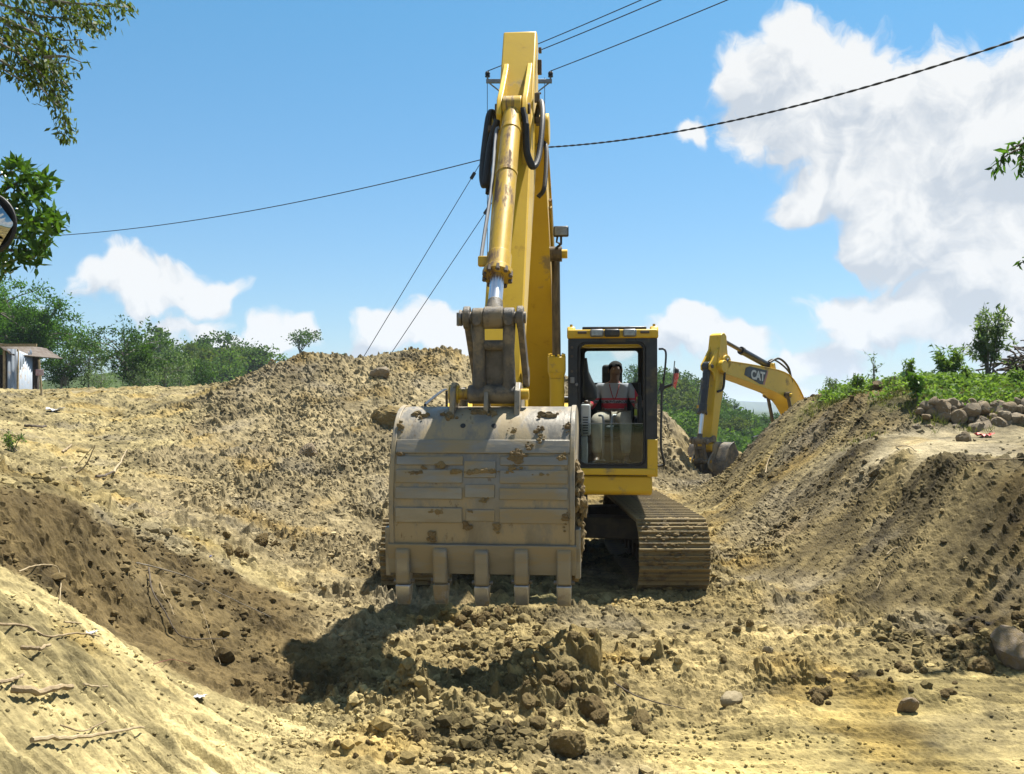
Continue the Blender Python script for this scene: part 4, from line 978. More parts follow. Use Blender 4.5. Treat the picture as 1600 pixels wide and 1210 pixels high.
    for sx in (-1, 1):
        cs = MB(); cs.box((.93 + sx * .33, -.80, 1.86), (.13, .52, .12)); cs.build('arm_console', M_int, root, bevel=.03)
        jy = MB(); jy.tube([(.93 + sx * .33, -1.00, 1.9), (.93 + sx * .33, -1.03, 1.98)], .016, 8); jy.tube([(.93 + sx * .33, -1.03, 1.98), (.93 + sx * .335, -1.05, 2.10)], .026, 10); jy.build('joystick', M_rub, root)
        lv = MB(); lv.tube(smoothpath([(.87 + sx * .055, -1.22, 1.36), (.87 + sx * .05, -1.26, 1.65), (.87 + sx * .05, -1.22, 1.92), (.87 + sx * .10, -1.18, 1.95)], 4), .013, 8); lvo = lv.build('travel_lever', M_galv, root)
        lp = MB(); lp.box((.87 + sx * .075, -1.30, 1.40), (.10, .20, .025), Matrix.Rotation(R(-20), 3, 'X')); lp.build('foot_pedal', M_rub, lvo, bevel=.008)
    ac = MB(); ac.prism([(1.28, 1.72), (1.47, 1.72), (1.47, 2.08), (1.30, 2.08)], .565, .675); ac.prism([(1.3, 1.42), (1.46, 1.36), (1.46, 1.72), (1.3, 1.72)], .565, .645)
    aco = ac.build('air_vent', M_white, root, bevel=.02)
    for k in range(7):
        sl = MB(); sl.box((.62, -1.474, 1.75 + k * .03), (.06, .012, .012)); sl.build('vent_slot', M_rub, aco)
    mn = MB(); mn.box((1.24, -1.2, 2.02), (.05, .12, .32)); mn.box((1.24, -1.22, 2.25), (.03, .05, .16)); mn.build('monitor', M_int, root, bevel=.02)
    return cab
make_cab(ex1)
# things left lying in the cab
cabM = ex1.matrix_basis.copy()
def place(o, x, F, z):
    o.matrix_world = Matrix.Translation(ex1.location) @ Matrix.Rotation(YAW1, 4, 'Z') @ Matrix.Translation((x, -F, z)); return o
bt = MB(); bt.cyl((0, 0, 0), (0, 0, .17), .042, n=18); bt.cyl((0, 0, .17), (0, 0, .21), .042, .016, 18); b_ = bt.build('water_bottle', glass_mat('bottle_plastic', (.75, .85, .92), .2, .2)); place(b_, 1.225, 1.10, 1.93)
cpb = MB(); cpb.cyl((0, 0, .21), (0, 0, .235), .018, n=12); cpb.build('cap', pm('yellow_cap', (.55, .60, .05), None, 3, .5), b_)
lb = MB(); lb.cyl((0, 0, .02), (0, 0, .09), .0425, n=18); lb.build('drink', pm('green_drink', (.40, .48, .03), None, 3, .4), b_)
tag(b_, 'small clear bottle beside the driver inside the cab', 'bottle')
jk = MB(); jk.tube([(0, 0, .0), (0, 0, -.16), (.02, -.01, -.26), (.045, -.01, -.36), (.05, 0, -.46), (.04, 0, -.50)], .05, 14, [.012, .035, .055, .085, .085, .04]); j_ = jk.build('hanging_jacket', M_rub); place(j_, .62, 1.20, 2.62)
tag(j_, 'black jacket hung inside the cab beside its left pillar', 'jacket')
fg = MB(); fg.tube([(0, 0, 0), (.012, 0, .12), (.03, 0, .30)], .006, 6); fo = empty('small_flag'); place(fo, 1.585, 1.60, 2.26); fg.build('flag_stick', M_galv, fo)
fm, t_, b__ = new_mat('flag_cloth'); tcn = t_.n('ShaderNodeTexCoord'); sxn = t_.n('ShaderNodeSeparateXYZ'); t_.put(sxn.inputs[0], tcn.outputs['Object'])
t_.put(b__.inputs['Base Color'], t_.mix(t_.mr(sxn.outputs[2], .155, .17), t_.mix(t_.mr(t_.noise(tcn.outputs['Object'], 30, 3), .4, .6), (.55, .04, .04), (.62, .25, .22)), (.03, .03, .04)))
fv, ff = [], []
for i in range(9):
    for j in range(5):
        a, b = i / 8, j / 4; fv.append((.012 + .02 * (1 - a) + b * (.05 - .02 * abs(a - .35)) - .03 * b * a * .3, .018 * math.sin(b * 5 + a * 4), .235 - .22 * a - .03 * b))
for i in range(8):
    for j in range(4): ff.append((i * 5 + j, i * 5 + j + 1, i * 5 + j + 6, i * 5 + j + 5))
fb = MB(); fb.add(fv, ff); fbo = fb.build('flag_cloth', fm, fo, ang=180); fbo.modifiers.new('thick', 'SOLIDIFY').thickness = .002
tag(fo, 'small limp red flag on a stick beside the cab mirror stay', 'flag')

# ------------------------------------------------------------------ second machine behind the right bank
J2 = dict(gauge=2.4, shoe=.7, boom=[(.35, 1.85), (1.2, 2.85), (2.0, 3.48), (3.4, 3.73), (5.12, 3.92)], boomd=[.2, .29, .33, .25, .15], bcyl=((1.4, 1.42), (2.1, 3.25), .55), bcx=.30, sdepth=.62,
          stick=((4.98, 4.72), (5.45, 1.95)), scyl=((2.6, 4.03), (4.90, 4.62)), scf=.58, tp=(5.78, 2.12), bp=(5.68, 1.62), bcf=.62, curl=R(-66), bhw=.56, bmat=M_cast, bcm=M_blk, scm=M_blk)
YAW2 = R(-45)
ex2, bk2, _, S2, boom2, stick2, bw2_, k2 = make_excavator('excavator', (8.6, 27.2, -.85), YAW2, R(10), J2, False)
tag(ex2, 'distant yellow excavator half hidden behind the right earth bank', 'excavator')
cbx = MB(); ring(cbx, rrect(.45, 1.40, 1.30, 2.90, .05), rrect(.54, 1.31, 1.60, 2.75, .08), -1.5, .2); cbx.build('cab_frame', M_blk, ex2, bevel=.02)
cbr = MB(); cbr.box((.925, -.65, 2.93), (.99, 1.74, .06)); cbr.build('cab_roof', M_yel, ex2, bevel=.02)
cbw = MB(); cbw.box((.925, -1.45, 2.17), (.76, .01, 1.14)); cbw.build('windscreen', M_glass, ex2)
# black name panel and lettering on the visible flank of the boom
xs_ = bw2_ + .003
pn = MB(); quad = [(4.14, 3.74), (4.07, 3.92), (3.87, 3.96), (3.04, 3.88), (3.26, 3.51), (3.40, 3.52)]
pn.prism(quad, xs_, xs_ + .004); pnl = pn.build('name_panel', M_blk, boom2, smooth=False)
pr = MB(); pr.prism([(3.25, 3.51), (3.03, 3.88), (2.97, 3.86), (3.17, 3.50)], xs_, xs_ + .005); pr.build('panel_edge', pm('pale_red', (.50, .22, .16), None, 3, .5), boom2, smooth=False)
fc = bpy.data.curves.new('CAT', 'FONT'); fc.body = 'CAT'; fc.size = .37; fc.extrude = .002; fc.offset = .014; fc.space_character = .92; fc.align_x = 'CENTER'; fc.align_y = 'CENTER'
to = bpy.data.objects.new('tmp', fc); COL.objects.link(to); dg = bpy.context.evaluated_depsgraph_get(); tme = bpy.data.meshes.new_from_object(to.evaluated_get(dg)); bpy.data.objects.remove(to)
tme.materials.clear(); tme.materials.append(M_white); lt = bpy.data.objects.new('lettering', tme); link(lt, boom2)
lt.matrix_local = Matrix.Translation((xs_ + .008, -3.50, 3.725)) @ Matrix(((0, 0, 1, 0), (1, 0, 0, 0), (0, 1, 0, 0), (0, 0, 0, 1))) @ Matrix.Rotation(R(-5), 4, 'Z') @ Matrix.Diagonal((.95, .84, 1, 1))
for pth, r_ in (([(.15, -4.75, 4.0), (.26, -4.95, 4.1), (.25, -5.05, 3.9), (.23, -5.1, 3.4), (.2, -5.3, 3.3)], .03), ([(.1, -2.7, 4.1), (.15, -2.3, 4.22), (.2, -1.9, 4.0), (.2, -1.7, 3.6)], .03), ([(-.1, -2.6, 4.1), (-.1, -2.1, 4.2), (.1, -1.7, 3.9), (.15, -1.5, 3.5)], .025)):
    hs = MB(); hs.tube(smoothpath(pth, 6), r_, 8); hs.build('hydraulic_hose', M_rub, ex2)

# ------------------------------------------------------------------ the driver
def skin_mesh(name, joints, edges, mat, parent=None, root_i=0, sub=2):
    me = bpy.data.meshes.new(name); me.from_pydata([j[:3] for j in joints], edges, []); me.materials.append(mat)
    o = bpy.data.objects.new(name, me); link(o, parent)
    md = o.modifiers.new('skin', 'SKIN'); md.use_smooth_shade = True
    sv = me.skin_vertices[0].data if me.skin_vertices else None
    if sv is None:
        bm = bmesh.new(); bm.from_mesh(me); bm.verts.layers.skin.verify(); bm.to_mesh(me); bm.free(); sv = me.skin_vertices[0].data
    for i, j in enumerate(joints):
        sv[i].radius = (j[3], j[4] if len(j) > 4 else j[3]); sv[i].use_root = (i == root_i)
    o.modifiers.new('sub', 'SUBSURF').levels = sub; o.modifiers['sub'].render_levels = sub
    return o
def prune(v, f):
    u, inv_ = np.unique(f, return_inverse=True); return v[u], inv_.reshape(f.shape)
def driver():
    cx = .955
    sk = pm('dark_skin', (.24, .135, .085), (.19, .105, .066), 12, .45)
    J = [(cx, -.62, 1.90, .15, .11), (cx, -.57, 2.06, .14, .10), (cx, -.56, 2.24, .15, .10), (cx, -.57, 2.345, .075), (cx + .004, -.59, 2.395, .052), (cx + .010, -.62, 2.455, .072, .080), (cx + .014, -.63, 2.515, .078, .092), (cx + .014, -.62, 2.565, .062, .075), (cx + .030, -.715, 2.487, .016)]
    E = [(0, 1), (1, 2), (2, 3), (3, 4), (4, 5), (5, 6), (6, 7), (6, 8)]
    for s in (-1, 1):
        n = len(J); hx = .625 if s < 0 else 1.268
        J += [(cx + s * .175, -.57, 2.285, .062), (cx + s * .285, -.64, 2.07, .045), (hx - s * .01, -.90, 2.055, .034), (hx, -.975, 2.075, .030, .038), (hx, -1.035, 2.10, .036, .030)]
        E += [(2, n), (n, n + 1), (n + 1, n + 2), (n + 2, n + 3), (n + 3, n + 4)]
        for k in range(4):                                # fingers closed round the stick
            m = len(J); z = 2.115 - k * .020; l = (.9, 1.0, .95, .78)[k]
            J += [(hx + s * .018, -1.06, z, .0095), (hx - s * .002, -1.06 - .032 * l, z - .004, .009), (hx - s * .026 * l, -1.058 - .024 * l, z - .006, .008)]
            E += [(n + 4, m), (m, m + 1), (m + 1, m + 2)]
        m = len(J); J += [(hx - s * .026, -1.02, 2.125, .011), (hx - s * .030, -1.055, 2.138, .009)]; E += [(n + 4, m), (m, m + 1)]
        h = len(J); fx = .745 if s < 0 else 1.085
        J += [(cx + s * .095, -.68, 1.885, .095), (fx, -1.10, 1.90, .068), (fx - s * .004, -1.17, 1.68, .052), (fx, -1.20, 1.46, .038), (fx + s * .012, -1.34, 1.415, .034, .028)]
        E += [(0, h), (h, h + 1), (h + 1, h + 2), (h + 2, h + 3), (h + 3, h + 4)]
    body = skin_mesh('person', J, E, sk)
    # shirt
    m, t, b = new_mat('striped_shirt'); tc = t.n('ShaderNodeTexCoord'); sp = t.n('ShaderNodeSeparateXYZ'); t.put(sp.inputs[0], tc.outputs['Object'])
    z = sp.outputs[2]; ax = t.math('ABSOLUTE', t.math('SUBTRACT', sp.outputs[0], cx))
    def band(v, a, b_): return t.math('MULTIPLY', t.mr(v, a - .003, a + .003), t.mr(v, b_ + .003, b_ - .003))
    c = t.mix(band(z, 2.03, 2.095), (.30, .30, .33), (.42, .02, .03))
    pat = t.math('MULTIPLY', band(z, 2.095, 2.13), t.mr(t.noise(tc.outputs['Object'], 60, 2), .42, .5)); c = t.mix(pat, c, (.05, .04, .04)); c = t.mix(band(z, 2.135, 2.158), c, (.45, .02, .035))
    c = t.mix(t.mr(z, 2.03, 2.02), c, (.26, .26, .29))
    sl = t.math('MULTIPLY', t.mr(ax, .243, .249), 1.0); c = t.mix(sl, c, (.45, .02, .035)); c = t.mix(t.mr(ax, .285, .29), c, (.025, .02, .02))
    t.put(b.inputs['Base Color'], c); b.inputs['Roughness'].default_value = .9
    SJ = [(cx, -.61, 1.88, .172, .13), (cx, -.575, 2.06, .162, .12), (cx, -.565, 2.23, .162, .112), (cx, -.575, 2.335, .09, .085)]; SE = [(0, 1), (1, 2), (2, 3)]
    for s in (-1, 1):
        n = len(SJ); SJ += [(cx + s * .178, -.57, 2.275, .082), (cx + s * .24, -.605, 2.16, .070), (cx + s * .288, -.65, 2.07, .062), (cx + s * .296, -.74, 2.06, .056)]; SE += [(2, n), (n, n + 1), (n + 1, n + 2), (n + 2, n + 3)]
    skin_mesh('shirt', SJ, SE, m, body)
    TJ = [(cx, -.64, 1.885, .165, .12)]; TE = []
    for s in (-1, 1):
        fx = .745 if s < 0 else 1.085; n = len(TJ)
        TJ += [(cx + s * .098, -.70, 1.885, .112), (fx - s * .03, -.98, 1.905, .092), (fx, -1.105, 1.895, .083), (fx - s * .004, -1.165, 1.70, .070), (fx, -1.20, 1.49, .060)]; TE += [(0, n)] + [(n + k, n + k + 1) for k in range(4)]
    skin_mesh('trousers', TJ, TE, pm('khaki_cloth', (.46, .40, .31), (.38, .33, .25), 20, .9, 0, .2, 90), body)
    for s in (-1, 1):
        fx = .745 if s < 0 else 1.085
        skin_mesh('shoe', [(fx, -1.18, 1.415, .052, .048), (fx + s * .008, -1.29, 1.402, .050, .036), (fx + s * .014, -1.39, 1.395, .040, .026)], [(0, 1), (1, 2)], M_rub, body)
    # hair: close cropped cap
    v, f = ico(3); v = v * np.array([.091, .104, .088]) + np.array([cx + .014, -.612, 2.528]); keep = (v[:, 2] > 2.552) | (v[:, 1] > -.585)
    v, f = prune(v, f[keep[f].all(1)]); np_mesh('hair', v, f, pm('black_hair', (.012, .010, .009), (.02, .017, .015), 60, .9, 0, .6, 120), body, True)
    eye = pm('eye_white', (.55, .52, .48), None, 3, .3)
    for s in (-1, 1):
        e = lump_mesh('eye', 3, (cx + .022 + s * .030, -.706, 2.512), (.010, .008, .007), eye, body); ear = lump_mesh('ear', 5, (cx + .012 + s * .082, -.615, 2.495), (.010, .020, .028), sk, body, rot=(0, 0, 0))
    mo = lump_mesh('mouth', 2, (cx + .026, -.706, 2.447), (.022, .006, .007), pm('lip_skin', (.13, .05, .04), None, 3, .5), body, rot=(0, 0, 0))
    nk = MB(); nk.tube(smoothpath([(cx - .06, -.60, 2.36), (cx - .05, -.70, 2.28), (cx, -.725, 2.14), (cx + .05, -.70, 2.28), (cx + .06, -.60, 2.36)], 6), .006, 6); nk.build('lanyard', pm('red_cord', (.35, .03, .03), None, 3, .7), body)
    place(body, 0, 0, 0)
    tag(body, 'driver seated in the cab in a grey red striped shirt and khaki trousers', 'person')
driver()

# ------------------------------------------------------------------ reading the ground under a pixel
_D = np.geomspace(2.6, 60, 700)
def gpix(px, py, dmin=0):
    x = (px - 800) / FPX * _D; z = CAMZ - (py - HOR) / FPX * _D
    tz, _, _ = terrain(x, _D.copy()); hit = np.nonzero((z < tz) & (_D > dmin))[0]
    if len(hit) == 0: i = len(_D) - 1
    else: i = hit[0]
    return Vector((x[i], _D[i], tz[i]))

# ------------------------------------------------------------------ foliage helpers
def leaf_quads(base, dirs, ln, wd, r, tone, droop=0.0):
    n = len(base); d = dirs / np.maximum(np.linalg.norm(dirs, axis=1, keepdims=True), 1e-6)
    d[:, 2] -= droop; d /= np.linalg.norm(d, axis=1, keepdims=True)
    k = r.normal(size=(n, 3)); k[:, 2] += .4; s = np.cross(d, k); s /= np.maximum(np.linalg.norm(s, axis=1, keepdims=True), 1e-6)
    ln = (ln * r.uniform(.7, 1.25, n))[:, None]; wd = (wd * r.uniform(.75, 1.2, n))[:, None]
    V = np.stack([base, base + d * ln * .45 + s * wd * .5, base + d * ln, base + d * ln * .45 - s * wd * .5], 1).reshape(-1, 3)
    F = np.arange(4 * n).reshape(-1, 4)
    return V, F, np.repeat(tone, 4)
def leaf_obj(name, parts, mat, parent=None):
    V = np.concatenate([p[0] for p in parts]); T = np.concatenate([p[2] for p in parts]); off = 0; Fs = []
    for p in parts: Fs.append(p[1] + off); off += len(p[0])
    return np_mesh(name, V, np.concatenate(Fs), mat, parent, False, {'tone': ('FLOAT', np.clip(T, 0, 1))})
def crown_mesh(seed, rx, ry, rz, clumps, per, ln, wd, spread=.22, hollow=.45, flat=.7):
    """leaf-sized faces gathered in clumps through an uneven crown; returns leaves and clump centres (crown centre at origin)"""
    r = np.random.default_rng(seed)
    c = r.normal(size=(clumps, 3)); c /= np.linalg.norm(c, axis=1, keepdims=True); c *= (hollow + (1 - hollow) * r.uniform(0, 1, (clumps, 1)) ** .6)
    bump = 1 + .28 * np.sin(c[:, :1] * 3.1 + seed) + .22 * np.sin(c[:, 1:2] * 4.3 + 2 * seed) + .15 * np.sin(c[:, 2:] * 5.1)
    c = c * bump * np.array([rx, ry, rz])
    ct = r.uniform(0, .75, clumps)
    P_ = np.repeat(c, per, 0); sp = spread * (rx + rz) / 2 * np.repeat(r.uniform(.5, 1.3, clumps), per)[:, None]
    off = r.normal(size=P_.shape) * sp * np.array([1, 1, flat])
    P_ = P_ + off
    dirs = r.normal(size=P_.shape) + off / np.maximum(sp, 1e-6) * .6
    tone = np.repeat(ct, per) + r.uniform(0, .35, len(P_))
    return leaf_quads(P_, dirs, ln, wd, r, tone), c
def limb_mesh(name, paths, mat, parent):
    mb = MB()
    for pts, r0, r1 in paths:
        pp = smoothpath(pts, 4); n = len(pp); mb.tube(pp, r0, 7, [r0 + (r1 - r0) * i / (n - 1) for i in range(n)])
    return mb.build(name, mat, parent)
def branchy(seed, h, trunk_r, centers, k, crown_z):
    r = random.Random(seed); top = Vector((r.uniform(-.1, .1) * h, r.uniform(-.1, .1) * h, h * .62))
    paths = [([Vector((0, 0, -.3)), Vector((r.uniform(-.04, .04) * h, 0, h * .3)), top], trunk_r, trunk_r * .45)]
    idx = r.sample(range(len(centers)), min(k, len(centers)))
    for i in idx:
        c = Vector(centers[i]) + Vector((0, 0, crown_z)); a = Vector((0, 0, -.3)).lerp(top, r.uniform(.45, 1)); mid = a.lerp(c, .5) + Vector((0, 0, .05 * h))
        paths.append(([a, mid, c], trunk_r * .42, trunk_r * .10))
    return paths

TREES = {}
def tree_kind(key, seed, h, rx, rz, clumps, per, ln, wd, lm, bm_, trunk, spread=.22, hollow=.45, limbs=10):
    lv, cc = crown_mesh(seed, rx, rx, rz, clumps, per, ln, wd, spread, hollow)
    cz = h - rz * 1.02; V, F, T = lv; V = V + np.array([0, 0, cz])
    root = empty('tree'); crown = leaf_obj('crown', [(V, F, T)], lm, root)
    tk = limb_mesh('trunk', branchy(seed, h, trunk, cc, limbs, cz), bm_, root)
    TREES[key] = (crown.data, tk.data)
    bpy.data.objects.remove(crown); bpy.data.objects.remove(tk); bpy.data.objects.remove(root)
def put_tree(name, key, loc, s, rz, label, group=None, sz=None):
    root = empty(name, loc, rz); root.scale = (s, s, sz or s)
    cm, tm = TREES[key]
    link(bpy.data.objects.new('crown', cm), root); link(bpy.data.objects.new('trunk', tm), root)
    tag(root, label, 'tree', group); return root
for k in range(6):
    tree_kind('hill%d' % k, 40 + k, 5.2, (2.3, 2.9, 1.7, 2.4, 1.9, 2.6)[k], (2.1, 1.6, 2.2, 1.9, 2.4, 1.7)[k], (60, 70, 36, 56, 44, 66)[k], 30, (.34, .30, .38, .26, .34, .30)[k], .24, (L_wood, L_dark, L_wood2, L_wood, L_wood2, L_wood)[k], M_bark, .16, (.17, .14, .16, .15, .16, .13)[k], .5, 8)
tree_kind('sparse', 55, 6.0, 1.9, 1.5, 30, 24, .32, .24, L_wood, M_bark, .14, .18, .4, 12)
tree_kind('feather', 61, 6.4, 3.2, 2.6, 190, 84, .21, .085, L_tree, M_bark2, .17, .085, .35, 40)
tree_kind('feather2', 67, 4.4, 2.1, 1.9, 90, 56, .19, .08, L_dark, M_bark2, .10, .10, .3, 30)
tree_kind('light', 71, 4.6, 1.7, 1.9, 60, 26, .19, .08, L_grey, M_bark2, .07, .16, .25, 22)

# wooded hills behind, trees one by one
rt = random.Random(12)
def zfar(x, y): return gz_at(x, y, False)
nL = 0
for i in range(52):
    px = rt.uniform(225, 560); D = rt.uniform(84, 142); X = (px - 800) / FPX * D
    put_tree('hill_tree', 'hill%d' % (i % 6), (X, D, zfar(X, D) - .9), rt.uniform(.55, 1.30), rt.uniform(0, 6.28), 'dense green tree in the wood on the hill left of the spoil heap', 'trees on the left hill')
for i in range(58):
    px = rt.uniform(985, 1205); D = rt.uniform(80, 150); X = (px - 800) / FPX * D
    put_tree('hill_tree', 'hill%d' % (i % 6), (X, D, zfar(X, D) - .9), rt.uniform(.6, 1.0) * (1 if px < 1120 else .62), rt.uniform(0, 6.28), 'dense green tree on the hillside between the cab and the right bank', 'trees on the right hill')
p = W(474, 546, 128); put_tree('lone_tree', 'sparse', (p.x, p.y, p.z - 2.9), .95, 1.0, 'lone round topped tree standing above the left hill skyline', None, .95)
for i, (px, py) in enumerate([(322, 556), (343, 553), (300, 562), (358, 553), (378, 549), (1062, 606), (1160, 655)]):
    p = W(px, py, 120 + i); put_tree('thin_tree', 'sparse', (p.x, p.y, p.z - 3.6), .62, i * 1.3, 'small thin crowned tree on the hill skyline', 'thin trees on the hill skyline', .74)
# low scrub filling the hillsides
r = np.random.default_rng(77); parts = []
for (a0, a1, n) in ((200, 620, 5200), (960, 1215, 4200), (620, 960, 1500)):
    px = r.uniform(a0, a1, n); D = r.uniform(62, 150, n); X = (px - 800) / FPX * D; z, _, _ = terrain(X, D, False)
    P_ = np.repeat(np.stack([X, D, z], 1), 6, 0); P_ += r.normal(size=P_.shape) * np.array([.7, .7, .35]) + np.array([0, 0, .5])
    parts.append(leaf_quads(P_, r.normal(size=P_.shape), .55, .42, r, np.repeat(r.uniform(0, .8, n), 6) + r.uniform(0, .2, len(P_))))
tag(leaf_obj('hill_scrub', parts, L_wood), 'low green scrub covering the hillsides below the trees', 'scrub', kind='stuff')
# trees at the left behind the hut
def base_tree(name, key, px, py, D, s, rz, label, group=None, sz=None):
    p = W(px, py, D); return put_tree(name, key, p, s, rz, label, group, sz)
base_tree('feathery_tree', 'feather', 48, 622, 46, .80, .4, 'large feathery green tree rising behind the tin hut')
base_tree('feathery_tree', 'feather', -40, 622, 50, .98, 2.4, 'tallest feathery tree at the left edge above the hut roof')
base_tree('feathery_tree', 'feather2', 205, 626, 43, .80, 1.1, 'dark bushy tree standing right of the feathery tree behind the left bank')
base_tree('feathery_tree', 'feather2', 100, 628, 41, .62, 3.3, 'low green tree just right of the tin hut and stake')
base_tree('slender_tree', 'light', 142, 624, 42, .62, .2, 'slender open grey green tree in the gap between two bushy trees')
base_tree('slender_tree', 'light', 258, 630, 45, .62, 1.9, 'slender pale tree at the right end of the left tree row')
base_tree('feathery_tree', 'feather2', 300, 632, 52, .62, 5.1, 'small bushy tree near the left foot of the spoil heap skyline')
for i in range(3):
    base_tree('bank_bush', 'light', 160 + i * 60, 634, 38 + (i % 3) * 4, .36 + .06 * (i % 2), i * 1.7, 'low green bush along the top of the left bank', 'bushes along the left bank')

# ------------------------------------------------------------------ near branches at the edges of the frame
def twig_leaves(pts, n, ln, wd, r, spread=.05, droop=.8):
    pp = np.array([tuple(p) for p in smoothpath(pts, 8)]); i = r.integers(0, len(pp) - 1, n); f = r.uniform(0, 1, (n, 1))
    b = pp[i] * (1 - f) + pp[i + 1] * f + r.normal(size=(n, 3)) * spread
    d = r.normal(size=(n, 3)) * .7 + (pp[i + 1] - pp[i]) / np.linalg.norm(pp[i + 1] - pp[i], axis=1, keepdims=True) * .5
    return leaf_quads(b, d, ln, wd, r, r.uniform(0, 1, n), droop)
def w3(lst, D): return [W(x, y, D + .25 * math.sin(x * .07 + y * .03)) for x, y in lst]
r = np.random.default_rng(5)
ot = empty('overhanging_tree', (-7.2, 7.2, gz_at(-7.2, 7.2)))
inv = Matrix.Translation(-ot.location)
Dn = 7.0
TW = [[(-60, -60), (60, -5), (150, 8), (208, 12)], [(-60, -20), (40, 20), (110, 30), (168, 42)], [(-40, 10), (40, 45), (90, 62), (128, 62)], [(-60, 40), (30, 85), (75, 130), (100, 180), (101, 222)], [(-60, 20), (20, 60), (70, 100), (104, 135)], [(-50, 70), (10, 100), (55, 130), (90, 165)], [(20, -60), (80, -10), (130, 20), (150, 45)], [(60, -50), (130, -15), (190, -5)],
      [(-60, 95), (-10, 100), (20, 118), (40, 128)], [(0, 30), (50, 70), (80, 95), (108, 100)], [(-40, -10), (30, 20), (60, 50), (80, 110), (95, 150)], [(70, 90), (100, 88), (126, 97)], [(-30, 50), (20, 70), (40, 100), (60, 140)], [(0, -30), (50, 0), (100, 10), (120, 40)]]
lp = []; paths = []
for i, tw in enumerate(TW):
    pts = w3(tw, Dn + .3 * math.sin(i * 2.1)); lp.append(twig_leaves(pts, [280, 310, 250, 400, 330, 280, 230, 160, 50, 210, 310, 20, 110, 200][i], .062, .021, r, .038, .85)); paths.append(([p - ot.location for p in pts], .012, .003))
trunk_top = Vector((.6, .0, 4.2))
paths += [([Vector((0, 0, -.2)), Vector((.1, .05, 2)), trunk_top], .20, .11)] + [([trunk_top, (trunk_top + W(-120, -40 + 30 * k, Dn) - ot.location) / 2 + Vector((0, 0, .2)), W(-60, -50 + 35 * k, Dn) - ot.location], .06, .012) for k in range(5)]
for k in range(26):                                         # the rest of its crown, beyond the frame
    c = np.array([r.uniform(-9.5, -5.2), r.uniform(6.4, 8.6), r.uniform(4.3, 7.2)]); c[0] = min(c[0], -.60 * c[1] - .35); n = 60; b = c + r.normal(size=(n, 3)) * .35; b[:, 0] = np.minimum(b[:, 0], -.58 * b[:, 1])
    lp.append(leaf_quads(b, r.normal(size=(n, 3)), .09, .03, r, r.uniform(0, 1, n), .7))
V_off = [(p[0] - np.array(ot.location), p[1], p[2]) for p in lp]
leaf_obj('crown', V_off, L_over, ot); limb_mesh('trunk', paths, M_bark2, ot)
tag(ot, 'olive leaved tree with drooping branches hanging into the top left corner', 'tree')

def rosette(c, up, n, ln, wd, r):
    d = r.normal(size=(n, 3)); d += np.array(up) * .9
    b = np.repeat(np.array([c]), n, 0) + r.normal(size=(n, 3)) * .02
    return leaf_quads(b, d, ln, wd, r, r.uniform(.1, 1, n))
gt = empty('glossy_tree', (-7.4, 10.2, gz_at(-7.4, 10.2)))
lp = []; paths = [([Vector((0, 0, -.2)), Vector((.1, 0, 1.2)), Vector((.5, 0, 2.3))], .11, .06)]
RS = [(8, 270), (28, 262), (48, 268), (66, 276), (72, 292), (40, 285), (16, 292), (0, 306), (30, 308), (54, 300), (20, 328), (46, 332), (66, 334), (84, 344), (94, 352), (60, 352), (36, 350), (50, 316), (10, 350), (30, 372), (8, 380), (46, 378), (66, 390), (56, 402), (28, 400), (10, 398), (0, 415), (-20, 300), (-20, 340), (-30, 390), (-40, 270), (72, 384), (78, 360), (-60, 320), (-70, 370), (40, 395), (4, 425)]
for (a, b) in RS:
    for q in range(3):
        c = W(a + r.normal() * 6, b + r.normal() * 5, 10.2 + r.normal() * .18); lp.append(rosette(tuple(c), (.2, -.3, .5), 11, .135, .052, r))
for grp in ([(-60, 330), (0, 300), (30, 285), (66, 280)], [(-60, 350), (0, 345), (50, 345), (90, 348)], [(-60, 380), (0, 390), (40, 392), (66, 392)], [(-60, 300), (-20, 280), (20, 268)]):
    paths.append(([Vector((.5, 0, 2.3))] + [W(a, b, 10.2) - gt.location for a, b in grp], .035, .008))
leaf_obj('crown', [(p_[0] - np.array(gt.location), p_[1], p_[2]) for p_ in lp], L_gloss, gt); limb_mesh('trunk', paths, M_bark, gt)
tag(gt, 'tree with glossy bright green leaf rosettes at the left edge behind the round mirror', 'tree')

et = empty('leaning_tree', (6.9, 9.2, gz_at(6.9, 9.2))); lp = []; paths = [([Vector((0, 0, -.2)), Vector((.1, 0, 2)), Vector((.05, -.1, 4.0))], .10, .05)]
for tw, n in (([(1680, 215), (1625, 225), (1585, 236), (1548, 262)], 60), ([(1680, 225), (1630, 232), (1600, 245), (1592, 268)], 46), ([(1660, 218), (1600, 225), (1570, 240), (1562, 262)], 50), ([(1660, 400), (1620, 404), (1592, 412)], 26), ([(1700, 300), (1640, 300), (1612, 330)], 40), ([(1680, 190), (1630, 205), (1598, 224)], 44)):
    pts = w3(tw, 9.0); lp.append(twig_leaves(pts, n, .10, .034, r, .03, .55)); paths.append(([Vector((.05, -.1, 3.6 if tw[0][1] > 210 else 4.0))] + [p - et.location for p in pts], .02, .004))
for k in range(30):
    c = np.array([r.uniform(5.6, 8.4), r.uniform(8.2, 10.0), r.uniform(4.2, 6.4)]); c[0] = max(c[0], .565 * c[1] + .5); n = 40; b = c + r.normal(size=(n, 3)) * .25; b[:, 0] = np.maximum(b[:, 0], .56 * b[:, 1])
    lp.append(leaf_quads(b, r.normal(size=(n, 3)), .11, .036, r, r.uniform(0, 1, n), .5))
leaf_obj('crown', [(p_[0] - np.array(et.location), p_[1], p_[2]) for p_ in lp], L_tree, et); limb_mesh('trunk', paths, M_bark, et)
tag(et, 'tree whose dark leaf sprays reach in at the right edge below the cloud', 'tree')

